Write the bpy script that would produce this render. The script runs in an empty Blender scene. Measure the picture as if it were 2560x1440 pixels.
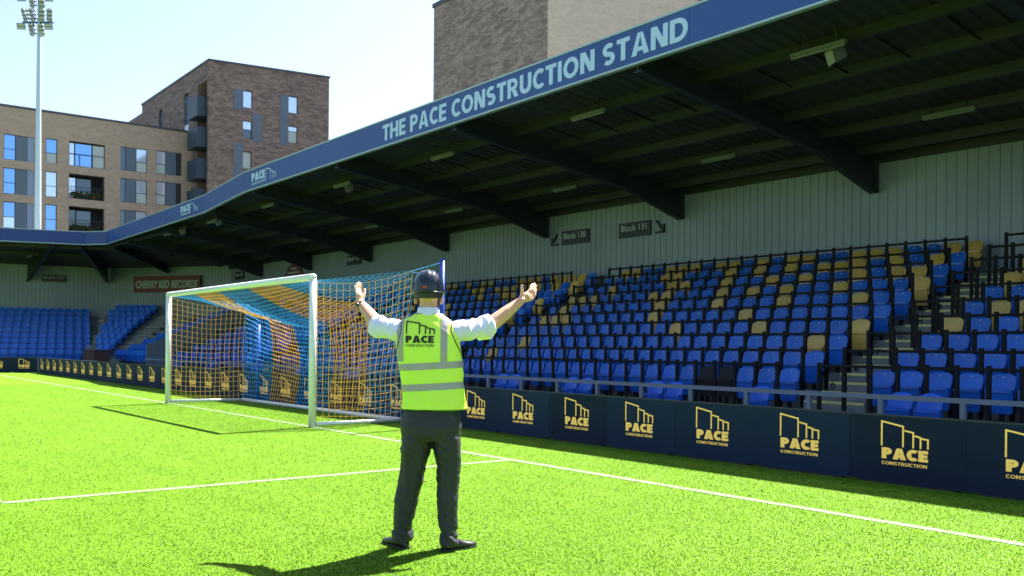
import bpy, bmesh, math, random
import numpy as np
from mathutils import Vector, Matrix, noise
random.seed(7)
R = math.radians
sc = bpy.context.scene
C = sc.collection

# ------------------------------------------------------------------ camera, sky, sun, exposure
YAW = -0.92874901
CAM = Vector((14.20608, -6.95968, 1.36755))
fw = Vector((math.sin(YAW), math.cos(YAW), 0)); rt = Vector((math.cos(YAW), -math.sin(YAW), 0)); up = Vector((0, 0, 1))
ROLL = 0.00803
r2 = rt * math.cos(ROLL) + up * math.sin(ROLL); u2 = -rt * math.sin(ROLL) + up * math.cos(ROLL)
cam_d = bpy.data.cameras.new('camera'); cam = bpy.data.objects.new('camera', cam_d); C.objects.link(cam)
cam.matrix_world = Matrix(((r2.x, u2.x, -fw.x, CAM.x), (r2.y, u2.y, -fw.y, CAM.y), (r2.z, u2.z, -fw.z, CAM.z), (0, 0, 0, 1)))
cam_d.sensor_width = 36; cam_d.lens = 2329.69 / 2560 * 36
cam_d.shift_x = 59.0 / 2560; cam_d.shift_y = 146.0 / 2560
cam_d.clip_end = 1500; cam_d.clip_start = .1
cam_d.dof.use_dof = True; cam_d.dof.focus_distance = 6.6; cam_d.dof.aperture_fstop = 5.0
sc.camera = cam

SUN_DIR = Vector((-0.143, 0.572, 0.8216)).normalized()
world = bpy.data.worlds.new('World'); sc.world = world; world.use_nodes = True
wn = world.node_tree; bg = wn.nodes['Background']
sky = wn.nodes.new('ShaderNodeTexSky'); sky.sky_type = 'NISHITA'; sky.sun_disc = False
sky.sun_elevation = math.asin(SUN_DIR.z); sky.sun_rotation = math.atan2(SUN_DIR.x, SUN_DIR.y)
sky.air_density = 1.0; sky.dust_density = 1.8; sky.ozone_density = .6
wn.links.new(sky.outputs[0], bg.inputs[0]); bg.inputs[1].default_value = 0.062
sl = bpy.data.lights.new('sun', 'SUN'); sl.energy = 5.0; sl.angle = R(0.5); sl.color = (1, .96, .88)
so = bpy.data.objects.new('sun', sl); C.objects.link(so)
so.rotation_euler = SUN_DIR.to_track_quat('Z', 'Y').to_euler(); so.location = (0, 0, 40)
sc.view_settings.view_transform = 'Standard'; sc.view_settings.look = 'None'
sc.view_settings.gamma = 1; sc.view_settings.exposure = 2.2
sc.render.engine = 'CYCLES'
sc.cycles.use_denoising = True
sc.cycles.max_bounces = 8; sc.cycles.diffuse_bounces = 4

# ------------------------------------------------------------------ materials
def mat(name, col, rough=.6, metal=0., var=0., vscale=3., bump=0., bscale=60., emit=0., spec=.5, col2=None, detail=4, rand=0.):
    m = bpy.data.materials.new(name); m.use_nodes = True
    nt = m.node_tree; b = nt.nodes['Principled BSDF']
    b.inputs['Base Color'].default_value = (*col, 1); b.inputs['Roughness'].default_value = rough
    b.inputs['Metallic'].default_value = metal; b.inputs['Specular IOR Level'].default_value = spec
    if var or col2:
        tc = nt.nodes.new('ShaderNodeTexCoord'); n = nt.nodes.new('ShaderNodeTexNoise'); n.inputs['Scale'].default_value = vscale
        n.inputs['Detail'].default_value = detail; nt.links.new(tc.outputs['Object'], n.inputs['Vector'])
        r = nt.nodes.new('ShaderNodeValToRGB'); c2 = col2 or tuple(c * (1 - var) for c in col)
        r.color_ramp.elements[0].position = .36; r.color_ramp.elements[1].position = .64
        r.color_ramp.elements[0].color = (*c2, 1); r.color_ramp.elements[1].color = (*tuple(min(1, c * (1 + var * .5)) for c in col), 1)
        nt.links.new(n.outputs[0], r.inputs[0]); nt.links.new(r.outputs[0], b.inputs['Base Color'])
    if rand:
        oi = nt.nodes.new('ShaderNodeObjectInfo'); mr = nt.nodes.new('ShaderNodeMapRange'); mr.inputs['To Min'].default_value = 1 - rand; mr.inputs['To Max'].default_value = 1 + rand; nt.links.new(oi.outputs['Random'], mr.inputs[0])
        hv = nt.nodes.new('ShaderNodeHueSaturation'); nt.links.new(mr.outputs[0], hv.inputs['Value']); hv.inputs['Color'].default_value = (*col, 1)
        if b.inputs['Base Color'].links: nt.links.new(b.inputs['Base Color'].links[0].from_socket, hv.inputs['Color'])
        nt.links.new(hv.outputs[0], b.inputs['Base Color'])
    if bump:
        tc = nt.nodes.new('ShaderNodeTexCoord'); n = nt.nodes.new('ShaderNodeTexNoise'); n.inputs['Scale'].default_value = bscale
        nt.links.new(tc.outputs['Object'], n.inputs['Vector'])
        bp = nt.nodes.new('ShaderNodeBump'); bp.inputs['Strength'].default_value = bump; bp.inputs['Distance'].default_value = .02
        nt.links.new(n.outputs[0], bp.inputs['Height']); nt.links.new(bp.outputs[0], b.inputs['Normal'])
    if emit:
        b.inputs['Emission Color'].default_value = (*col, 1); b.inputs['Emission Strength'].default_value = emit
    return m

def grass_mat(name, blade=False):
    m = bpy.data.materials.new(name); m.use_nodes = True; nt = m.node_tree; b = nt.nodes['Principled BSDF']
    g = nt.nodes.new('ShaderNodeNewGeometry')
    def noi(s, det=4, vec=None):
        n = nt.nodes.new('ShaderNodeTexNoise'); n.inputs['Scale'].default_value = s; n.inputs['Detail'].default_value = det
        nt.links.new(vec or g.outputs['Position'], n.inputs['Vector']); return n.outputs[0]
    def ramp(f, a, b_, p0=.35, p1=.65):
        r = nt.nodes.new('ShaderNodeValToRGB'); r.color_ramp.elements[0].position = p0; r.color_ramp.elements[1].position = p1
        kk = .96 if blade else .84; r.color_ramp.elements[0].color = (a[0] * kk * .92, a[1] * kk, a[2] * kk, 1); r.color_ramp.elements[1].color = (b_[0] * kk * .92, b_[1] * kk, b_[2] * kk, 1); nt.links.new(f, r.inputs[0]); return r.outputs[0]
    mp = nt.nodes.new('ShaderNodeMapping'); mp.inputs['Scale'].default_value = (.5, 3.0, 1); mp.inputs['Rotation'].default_value = (0, 0, .2)
    nt.links.new(g.outputs['Position'], mp.inputs['Vector'])
    k_ = 1.0 if blade else .62
    c1 = ramp(noi(1.1, 5), (.098, .198, .010), (.136, .246, .016))
    c2 = ramp(noi(45 if not blade else 130, 3), (.104, .205, .010), (.130, .238, .017), .3, .7)
    c3 = ramp(noi(.9, 5, mp.outputs[0]), (.086, .180, .008), (.148, .255, .018), .3, .7)
    mx = nt.nodes.new('ShaderNodeMix'); mx.data_type = 'RGBA'; mx.inputs[0].default_value = .5
    nt.links.new(c1, mx.inputs['A']); nt.links.new(c3, mx.inputs['B'])
    mx2 = nt.nodes.new('ShaderNodeMix'); mx2.data_type = 'RGBA'; mx2.inputs[0].default_value = .45
    nt.links.new(mx.outputs['Result'], mx2.inputs['A']); nt.links.new(c2, mx2.inputs['B'])
    out = mx2.outputs['Result']
    if blade:   # blades carrying line paint are white: a stain with its own shape
        at = nt.nodes.new('ShaderNodeAttribute'); at.attribute_name = 'paint'
        mx3 = nt.nodes.new('ShaderNodeMix'); mx3.data_type = 'RGBA'; nt.links.new(at.outputs['Fac'], mx3.inputs[0])
        nt.links.new(out, mx3.inputs['A']); mx3.inputs['B'].default_value = (0.30, .36, .30, 1); out = mx3.outputs['Result']
        b.inputs['Roughness'].default_value = .5
        tr = nt.nodes.new('ShaderNodeBsdfTranslucent'); ms = nt.nodes.new('ShaderNodeMixShader'); ms.inputs[0].default_value = .12
        nv = nt.nodes.new('ShaderNodeVectorMath'); nv.operation = 'SCALE'; nv.inputs[3].default_value = .15; nt.links.new(g.outputs['Normal'], nv.inputs[0])
        na = nt.nodes.new('ShaderNodeVectorMath'); na.operation = 'ADD'; na.inputs[1].default_value = (0, 0, .8); nt.links.new(nv.outputs[0], na.inputs[0]); nn = nt.nodes.new('ShaderNodeVectorMath'); nn.operation = 'NORMALIZE'; nt.links.new(na.outputs[0], nn.inputs[0]); nt.links.new(nn.outputs[0], b.inputs['Normal']); b.inputs['Specular IOR Level'].default_value = .06
        nt.links.new(out, tr.inputs[0]); nt.links.new(b.outputs[0], ms.inputs[1]); nt.links.new(tr.outputs[0], ms.inputs[2])
        nt.links.new(ms.outputs[0], nt.nodes['Material Output'].inputs[0])
    else:
        b.inputs['Roughness'].default_value = .9; b.inputs['Specular IOR Level'].default_value = .05
        bp = nt.nodes.new('ShaderNodeBump'); bp.inputs['Strength'].default_value = .2; bp.inputs['Distance'].default_value = .01
        nt.links.new(noi(60, 5), bp.inputs['Height']); nt.links.new(bp.outputs[0], b.inputs['Normal'])
    nt.links.new(out, b.inputs['Base Color'])
    return m

def brick_mat(name, dark, light, mortar, streak):
    m = bpy.data.materials.new(name); m.use_nodes = True; nt = m.node_tree; b = nt.nodes['Principled BSDF']
    g = nt.nodes.new('ShaderNodeNewGeometry'); sep = nt.nodes.new('ShaderNodeSeparateXYZ'); nt.links.new(g.outputs['Position'], sep.inputs[0])
    ad = nt.nodes.new('ShaderNodeMath'); ad.operation = 'ADD'; nt.links.new(sep.outputs[0], ad.inputs[0]); nt.links.new(sep.outputs[1], ad.inputs[1])
    cb = nt.nodes.new('ShaderNodeCombineXYZ'); nt.links.new(ad.outputs[0], cb.inputs[0]); nt.links.new(sep.outputs[2], cb.inputs[1])
    br = nt.nodes.new('ShaderNodeTexBrick'); br.inputs['Scale'].default_value = 1; br.inputs['Brick Width'].default_value = .225; br.inputs['Row Height'].default_value = .075
    br.inputs['Mortar Size'].default_value = .008; br.inputs['Color1'].default_value = (*dark, 1); br.inputs['Color2'].default_value = (*light, 1); br.inputs['Mortar'].default_value = (*mortar, 1)
    nt.links.new(cb.outputs[0], br.inputs['Vector'])
    mp = nt.nodes.new('ShaderNodeMapping'); mp.inputs['Scale'].default_value = (1.0, 3.0, 1); nt.links.new(cb.outputs[0], mp.inputs['Vector'])
    n = nt.nodes.new('ShaderNodeTexNoise'); n.inputs['Scale'].default_value = .9; n.inputs['Detail'].default_value = 6; n.inputs['Distortion'].default_value = 1.2
    nt.links.new(mp.outputs[0], n.inputs['Vector'])
    r = nt.nodes.new('ShaderNodeValToRGB'); r.color_ramp.elements[0].position = .4; r.color_ramp.elements[1].position = .62
    r.color_ramp.elements[0].color = (*dark, 1); r.color_ramp.elements[1].color = (*light, 1); nt.links.new(n.outputs[0], r.inputs[0])
    mx = nt.nodes.new('ShaderNodeMix'); mx.data_type = 'RGBA'; mx.inputs[0].default_value = streak
    nt.links.new(br.outputs[0], mx.inputs['A']); nt.links.new(r.outputs[0], mx.inputs['B']); nt.links.new(mx.outputs['Result'], b.inputs['Base Color'])
    b.inputs['Roughness'].default_value = .9
    return m

def glass_mat(name, col, rough=.06):
    m = mat(name, col, rough, 0, spec=.9); m.node_tree.nodes['Principled BSDF'].inputs['Metallic'].default_value = .65
    return m

def led_mat():
    m = bpy.data.materials.new('led_display'); m.use_nodes = True; nt = m.node_tree; b = nt.nodes['Principled BSDF']
    tc = nt.nodes.new('ShaderNodeTexCoord'); n = nt.nodes.new('ShaderNodeTexNoise'); n.inputs['Scale'].default_value = 1.4; n.inputs['Detail'].default_value = 5
    nt.links.new(tc.outputs['Object'], n.inputs['Vector'])
    r = nt.nodes.new('ShaderNodeValToRGB'); r.color_ramp.elements[0].color = (.005, .014, .040, 1); r.color_ramp.elements[1].color = (.010, .024, .062, 1)
    nt.links.new(n.outputs[0], r.inputs[0])
    oi = nt.nodes.new('ShaderNodeObjectInfo'); mr = nt.nodes.new('ShaderNodeMapRange'); mr.inputs['To Min'].default_value = .78; mr.inputs['To Max'].default_value = 1.25; nt.links.new(oi.outputs['Random'], mr.inputs[0])
    hv = nt.nodes.new('ShaderNodeHueSaturation'); nt.links.new(mr.outputs[0], hv.inputs['Value']); nt.links.new(r.outputs[0], hv.inputs['Color']); nt.links.new(hv.outputs[0], b.inputs['Base Color']); b.inputs['Roughness'].default_value = .75; b.inputs['Specular IOR Level'].default_value = .2
    return m

M = dict(
 white=mat('white_paint', (.72, .75, .80), .35, var=.06, vscale=8), steelw=mat('galvanised_frame', (.72, .76, .80), .35, .2),
 grey_rail=mat('grey_rail_paint', (.15, .19, .23), .45), black=mat('black_steel', (.004, .005, .007), .7, spec=.25),
 blue=mat('blue_seat_plastic', (.012, .125, .57), .3, var=.12, vscale=6, rand=.13), blueA=mat('bright_blue_seat_plastic', (.006, .11, .60), .3),
 yellow=mat('yellow_seat_plastic', (.58, .38, .09), .3, var=.10, vscale=6, rand=.10),
 badge=mat('seat_number_disc', (.6, .62, .65), .3), dark=mat('dark_fabric_cover', (.012, .013, .017), .8),
 concrete=mat('terrace_concrete', (.17, .19, .20), .85, var=.25, vscale=2.5, bump=.2), nosing=mat('yellow_step_nosing', (.62, .60, .20), .7, var=.2, vscale=9),
 letter=mat('black_letter_paint', (.01, .01, .012), .7),
 clad=mat('pale_wall_cladding', (.20, .245, .30), .45, .1, var=.14, vscale=.4), clad2=mat('vomitory_cladding', (.16, .2, .24), .5, .1, var=.06, vscale=.5),
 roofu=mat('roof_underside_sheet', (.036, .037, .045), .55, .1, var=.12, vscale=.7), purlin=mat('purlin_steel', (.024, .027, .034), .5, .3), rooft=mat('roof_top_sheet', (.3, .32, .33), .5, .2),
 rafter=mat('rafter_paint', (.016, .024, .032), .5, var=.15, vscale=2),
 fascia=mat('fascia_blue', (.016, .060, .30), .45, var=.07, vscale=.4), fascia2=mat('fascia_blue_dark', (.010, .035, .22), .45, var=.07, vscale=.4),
 trim=mat('fascia_trim', (.34, .42, .50), .4, .2), sky=mat('pale_blue_lettering', (.44, .56, .90), .5),
 led=led_mat(), gold=mat('gold_logo', (.72, .47, .11), .5, var=.25, vscale=90, emit=.10), ledframe=mat('board_edge', (.008, .016, .03), .5),
 signb=mat('sign_black', (.012, .018, .032), .5), signw=mat('sign_grey_text', (.42, .48, .52), .6), red=mat('sign_red', (.14, .035, .04), .6), signp=mat('sign_pale_text', (.30, .38, .38), .6),
 neto=mat('orange_net_cord', (.92, .47, .09), .7), netb=mat('blue_net_cord', (.05, .36, .85), .7), bluepole=mat('blue_pole_paint', (.012, .06, .40), .35),
 fit=mat('light_fitting', (.11, .12, .12), .5), lamp=mat('floodlight_lens', (.30, .31, .27), .3), steel=mat('mast_steel', (.42, .52, .58), .4, .4), dsteel=mat('dark_lamp_body', (.06, .12, .17), .5),
 brick=brick_mat('mottled_brown_brick', (.10, .068, .060), (.31, .22, .17), (.2, .17, .15), .55),
 brickg=brick_mat('mottled_grey_brown_brick', (.13, .092, .085), (.36, .28, .22), (.25, .2, .17), .6),
 beige=brick_mat('beige_brick', (.36, .265, .19), (.48, .36, .26), (.35, .29, .23), .5),
 beige2=brick_mat('pale_beige_brick', (.50, .41, .29), (.62, .52, .38), (.52, .44, .33), .5),
 coping=mat('dark_coping', (.05, .06, .065), .5), panel=mat('blue_grey_cladding_panel', (.105, .145, .19), .55), panelp=mat('pale_blue_grey_panel', (.24, .31, .42), .5),
 frame=mat('window_frame_dark', (.018, .026, .034), .5), glassb=glass_mat('blue_reflecting_glass', (.22, .48, .95)), glassp=glass_mat('pale_reflecting_glass', (.66, .80, .98)),
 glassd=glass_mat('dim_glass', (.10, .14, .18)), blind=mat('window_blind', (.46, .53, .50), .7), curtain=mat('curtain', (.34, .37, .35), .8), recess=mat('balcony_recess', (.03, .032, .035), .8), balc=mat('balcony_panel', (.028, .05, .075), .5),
 plant=mat('balcony_leaf', (.04, .09, .02), .8), flower=mat('balcony_flower', (.55, .17, .02), .8),
 skin=mat('skin', (.60, .31, .20), .5, var=.08, vscale=14, bump=.08, bscale=90), hair=mat('short_brown_hair', (.24, .18, .10), .8, bump=.5, bscale=400),
 shirt=mat('pale_blue_shirt', (.66, .64, .95), .75, bump=.15, bscale=30), vest=mat('hi_vis_yellow', (.60, .86, .075), .55, bump=.12, bscale=25), vestlit=None,
 piping=mat('dark_green_binding', (.02, .06, .03), .6), strip=mat('reflective_strip', (.33, .30, .33), .4, .15), trouser=mat('dark_grey_trousers', (.014, .017, .026), .6, bump=.2, bscale=40),
 shoe=mat('black_leather', (.012, .012, .014), .35), helmet=mat('navy_hard_hat_plastic', (.012, .018, .034), .16), helmetband=mat('hard_hat_band', (.012, .018, .012), .5), redknob=mat('red_knob', (.55, .02, .02), .4),
 watch=mat('black_watch', (.01, .01, .012), .4), ink=mat('black_print', (.012, .02, .012), .6),
 board_wood=mat('brown_board', (.07, .04, .03), .7),
)
M['grass'] = grass_mat('pitch_grass'); M['blade'] = grass_mat('grass_blade', True)
M['linew'] = mat('line_paint', (.24, .31, .22), .95, vscale=38, col2=(.13, .22, .06), bump=.5, bscale=60, spec=.05)
M['ground'] = mat('tarmac', (.06, .06, .065), .9, var=.2, vscale=1)

# ------------------------------------------------------------------ mesh helpers
class MB:
    def __init__(s): s.v = []; s.f = []; s.m = []
    def add(s, vs, fs, mi=0):
        o = len(s.v); s.v += [tuple(v) for v in vs]; s.f += [tuple(i + o for i in f) for f in fs]; s.m += [mi] * len(fs); return s
    def box(s, x0, x1, y0, y1, z0, z1, mi=0, T=None):
        vs = [(x, y, z) for x in (x0, x1) for y in (y0, y1) for z in (z0, z1)]
        if T: vs = [T(v) for v in vs]
        return s.add(vs, [(0, 1, 3, 2), (4, 6, 7, 5), (0, 4, 5, 1), (2, 3, 7, 6), (0, 2, 6, 4), (1, 5, 7, 3)], mi)
    def obox(s, c, ax, ay, az, mi=0):       # centre and three half vectors
        c, ax, ay, az = map(Vector, (c, ax, ay, az))
        vs = [c + ax * i + ay * j + az * k for i in (-1, 1) for j in (-1, 1) for k in (-1, 1)]
        return s.add(vs, [(0, 1, 3, 2), (4, 6, 7, 5), (0, 4, 5, 1), (2, 3, 7, 6), (0, 2, 6, 4), (1, 5, 7, 3)], mi)
    def bar(s, a, b, w, h=None, mi=0):      # square bar between two points
        a, b = Vector(a), Vector(b); d = (b - a); L = d.length; d.normalize(); h = h or w
        u = d.cross(Vector((0, 0, 1))); u = Vector((1, 0, 0)) if u.length < 1e-3 else u.normalized(); v = u.cross(d)
        return s.obox((a + b) / 2, d * L / 2, u * w / 2, v * h / 2, mi)
    def tube(s, pts, r, n=8, mi=0, cap=True, sq=1.0):
        pts = [Vector(p) for p in pts]; rs = r if isinstance(r, (list, tuple)) else [r] * len(pts)
        o = len(s.v); ref = None
        for i, p in enumerate(pts):
            d = (pts[min(i + 1, len(pts) - 1)] - pts[max(i - 1, 0)]).normalized()
            if ref is None: ref = d.orthogonal().normalized()
            ref = (ref - d * ref.dot(d)).normalized(); w = d.cross(ref)
            for k in range(n):
                a = 2 * math.pi * k / n; s.v.append(tuple(p + (ref * math.cos(a) + w * math.sin(a) * sq) * rs[i]))
        for i in range(len(pts) - 1):
            for k in range(n):
                s.f.append((o + i * n + k, o + i * n + (k + 1) % n, o + (i + 1) * n + (k + 1) % n, o + (i + 1) * n + k)); s.m.append(mi)
        if cap:
            s.f.append(tuple(o + k for k in reversed(range(n)))); s.m.append(mi)
            s.f.append(tuple(o + (len(pts) - 1) * n + k for k in range(n))); s.m.append(mi)
        return s
    def prism(s, poly, a, b, mi=0, f=None):  # poly of 2D points swept between offsets a and b; f maps (u,v,t)->xyz
        n = len(poly); vs = [f(u, v, a) for u, v in poly] + [f(u, v, b) for u, v in poly]
        fs = [tuple(range(n)), tuple(reversed(range(n, 2 * n)))] + [(i, i + n, (i + 1) % n + n, (i + 1) % n) for i in range(n)]
        return s.add(vs, fs, mi)
    def mesh(s, name, mats, smooth=False):
        me = bpy.data.meshes.new(name); me.from_pydata(s.v, [], s.f)
        for m in (mats if isinstance(mats, (list, tuple)) else [mats]): me.materials.append(m)
        me.polygons.foreach_set('material_index', s.m); me.polygons.foreach_set('use_smooth', [smooth] * len(s.f))
        me.validate()
        bm = bmesh.new(); bm.from_mesh(me); bmesh.ops.recalc_face_normals(bm, faces=bm.faces); bm.to_mesh(me); bm.free()
        return me
    def build(s, name, mats, parent=None, smooth=False, bevel=0):
        o = bpy.data.objects.new(name, s.mesh(name, mats, smooth)); C.objects.link(o)
        if parent: o.parent = parent
        if bevel:
            b = o.modifiers.new('bevel', 'BEVEL'); b.width = bevel; b.segments = 2; b.limit_method = 'ANGLE'
        return o

def tag(o, label, cat, group=None, kind=None):
    if label: o['label'] = label
    if cat: o['category'] = cat
    if group: o['group'] = group
    if kind: o['kind'] = kind
    return o
def empty(name, loc=(0, 0, 0), rz=0.):
    o = bpy.data.objects.new(name, None); o.location = loc; o.rotation_euler = (0, 0, rz); C.objects.link(o); o.empty_display_size = .2; return o
def inst(name, me, parent, loc=(0, 0, 0), rot=(0, 0, 0), scale=None):
    o = bpy.data.objects.new(name, me); C.objects.link(o); o.parent = parent; o.location = loc; o.rotation_euler = rot
    if scale: o.scale = scale
    return o
def copy_tree(o, parent=None):
    c = o.copy(); C.objects.link(c); c.parent = parent
    for ch in list(o.children): copy_tree(ch, c)
    return c
def text_mesh(body, bold=.0, extrude=.004, shear=0., spacing=1.0):
    cu = bpy.data.curves.new('text', 'FONT'); cu.body = body; cu.size = 1; cu.offset = bold; cu.extrude = extrude; cu.shear = shear; cu.space_character = spacing; cu.resolution_u = 3
    ob = bpy.data.objects.new('text', cu); C.objects.link(ob)
    dg = bpy.context.evaluated_depsgraph_get(); me = bpy.data.meshes.new_from_object(ob.evaluated_get(dg))
    bpy.data.objects.remove(ob); bpy.data.curves.remove(cu); return me
def place_text(name, body, origin, udir, vdir, width, height, m, parent=None, bold=.02, depth=.006, shear=0., spacing=1.0):
    """text scaled to width x height; origin is its lower left corner, udir/vdir its axes"""
    me = text_mesh(body, bold, .01, shear, spacing); co = np.array([v.co[:] for v in me.vertices])
    lo = co.min(0); hi = co.max(0); udir = Vector(udir).normalized(); vdir = Vector(vdir).normalized(); n = udir.cross(vdir)
    origin = Vector(origin)
    for v in me.vertices:
        a = (v.co.x - lo[0]) / (hi[0] - lo[0]) * width; b = (v.co.y - lo[1]) / (hi[1] - lo[1]) * height; c = (v.co.z - lo[2]) / max(hi[2] - lo[2], 1e-6) * depth
        v.co = origin + udir * a + vdir * b + n * c
    me.name = name; me.materials.clear(); me.materials.append(m)
    o = bpy.data.objects.new(name, me); C.objects.link(o)
    if parent: o.parent = parent
    return o
# heavy geometric capitals drawn from strokes (widths in cap heights)
def glyph(ch, t):
    arc = lambda cx, cy, rx, ry, a0, a1, n=14: [(cx + rx * math.cos(R(a0 + (a1 - a0) * i / n)), cy + ry * math.sin(R(a0 + (a1 - a0) * i / n))) for i in range(n + 1)]
    L, Q = [], []; h = t * .88     # L: (points, thickness), Q: filled polygons
    if ch == 'T': w = .66; L = [([(0, 1 - h / 2), (w, 1 - h / 2)], h), ([(w / 2, 1 - h), (w / 2, 0)], t)]
    elif ch == 'H': w = .78; L = [([(t / 2, 0), (t / 2, 1)], t), ([(w - t / 2, 0), (w - t / 2, 1)], t), ([(t, .5), (w - t, .5)], h)]
    elif ch == 'E': w = .60; L = [([(t / 2, 0), (t / 2, 1)], t), ([(t, 1 - h / 2), (w, 1 - h / 2)], h), ([(t, .5), (w * .93, .5)], h), ([(t, h / 2), (w, h / 2)], h)]
    elif ch in 'PR':
        w = .70; r = (1 - .36) / 2 - h / 2; cy = .36 + (1 - .36) / 2; L = [([(t / 2, 0), (t / 2, 1)], t), ([(t, 1 - h / 2)] + arc(w - r - t / 2 - .02, cy, r + .02, r, 90, -90) + [(t, .36 + h / 2)], h)]
        if ch == 'R': w = .74; Q = [[(.30, .38), (.30 + t * 1.15, .38), (w, 0), (w - t * 1.2, 0)]]
    elif ch == 'A': w = .86; s = t * 1.12; Q = [[(0, 0), (s, 0), (w / 2 + s * .12, 1), (w / 2 - s * .5, 1)], [(w, 0), (w - s, 0), (w / 2 - s * .12, 1), (w / 2 + s * .5, 1)]]; L = [([(w * .22, .27), (w * .78, .27)], h * .95)]
    elif ch == 'C': w = .72; L = [(arc(.43, .5, .43 - t / 2, .5 - h / 2, 47, 313, 22), (t + h) / 2)]
    elif ch == 'O': w = .90; L = [(arc(w / 2, .5, w / 2 - t / 2, .5 - h / 2, 0, 360, 30), (t + h) / 2)]
    elif ch == 'N': w = .80; L = [([(t / 2, 0), (t / 2, 1)], t), ([(w - t / 2, 0), (w - t / 2, 1)], t)]; Q = [[(t * .1, 1), (t * 1.25, 1), (w - t * .1, 0), (w - t * 1.25, 0)]]
    elif ch == 'S': w = .66; ry = (.5 - h / 2) / 2; rx = w / 2 - t / 2; L = [(arc(w / 2, 1 - h / 2 - ry, rx, ry, 38, 262, 16)[:-1] + arc(w / 2, h / 2 + ry, rx, ry, 82, -142, 16), (t + h) / 2)]
    elif ch == 'U': w = .76; L = [([(t / 2, 1)] + arc(w / 2, .38, w / 2 - t / 2, .38 - h / 2, 180, 360, 16) + [(w - t / 2, 1)], t)]
    elif ch == 'I': w = t; L = [([(t / 2, 0), (t / 2, 1)], t)]
    elif ch == 'D': w = .82; L = [([(t / 2, 0), (t / 2, 1)], t), ([(t, 1 - h / 2)] + arc(w - .46, .5, .46 - t / 2, .5 - h / 2, 90, -90) + [(t, h / 2)], h * 1.05)]
    else: w = .34
    return w, L, Q
def stroke_text(name, body, origin, udir, vdir, width, height, m, parent=None, t=.2, depth=.006, gap=.11):
    u = Vector(udir).normalized(); v = Vector(vdir).normalized(); n = u.cross(v); origin = Vector(origin); b = MB(); x = 0; items = []
    for ch in body:
        w, L, Q = glyph(ch, t); items.append((x, L, Q)); x += w + (gap if ch != ' ' else 0)
    sx = width / (x - gap); q = 0
    def put(pts, k): return [origin + u * (px * sx) + v * (py * height) + n * (k) for px, py in pts]
    for x0, L, Q in items:
        for pts, th in L:
            q = (q + 1) % 5; d = depth * (1 + .09 * q); lf, rg = [], []; pts = [Vector((p[0] + x0, p[1])) for p in pts]; closed = (pts[0] - pts[-1]).length < 1e-6
            for i, p in enumerate(pts):
                a = pts[i - 1] if i else (pts[-2] if closed else None); c = pts[i + 1] if i < len(pts) - 1 else (pts[1] if closed else None)
                d1 = (p - a).normalized() if a is not None else (c - p).normalized(); d2 = (c - p).normalized() if c is not None else d1
                nn = Vector((-(d1 + d2).y, (d1 + d2).x)).normalized(); k = 1 / max(.5, nn.dot(Vector((-d1.y, d1.x))))
                lf.append(p + nn * th / 2 * k); rg.append(p - nn * th / 2 * k)
            o = len(b.v); k = len(pts)
            b.v += [tuple(z) for z in put([(z.x, z.y) for z in lf] + [(z.x, z.y) for z in rg], d) + put([(z.x, z.y) for z in lf] + [(z.x, z.y) for z in rg], 0)]
            for i in range(k - 1):
                for f in ((i, i + 1, k + i + 1, k + i), (i, 2 * k + i, 2 * k + i + 1, i + 1), (k + i, k + i + 1, 3 * k + i + 1, 3 * k + i)): b.f.append(tuple(o + z for z in f)); b.m.append(0)
            if not closed:
                for i in (0, k - 1): b.f.append((o + i, o + k + i, o + 3 * k + i, o + 2 * k + i)); b.m.append(0)
        for poly in Q:
            q = (q + 1) % 5; d = depth * (1 + .09 * q); P_ = [(z[0] + x0, z[1]) for z in poly]; b.add(put(P_, d) + put(P_, 0), [(0, 1, 2, 3), (0, 4, 5, 1), (1, 5, 6, 2), (2, 6, 7, 3), (3, 7, 4, 0)])
    return b.build(name, m, parent)
ORD = ['first', 'second', 'third', 'fourth', 'fifth', 'sixth', 'seventh', 'eighth', 'ninth', 'tenth', 'eleventh', 'twelfth', 'thirteenth', 'fourteenth', 'fifteenth', 'sixteenth', 'seventeenth', 'eighteenth', 'nineteenth', 'twentieth', 'twenty-first', 'twenty-second', 'twenty-third', 'twenty-fourth', 'twenty-fifth', 'twenty-sixth', 'twenty-seventh', 'twenty-eighth', 'twenty-ninth', 'thirtieth', 'thirty-first', 'thirty-second', 'thirty-third', 'thirty-fourth', 'thirty-fifth', 'thirty-sixth', 'thirty-seventh', 'thirty-eighth', 'thirty-ninth', 'fortieth', 'forty-first', 'forty-second', 'forty-third']

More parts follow.
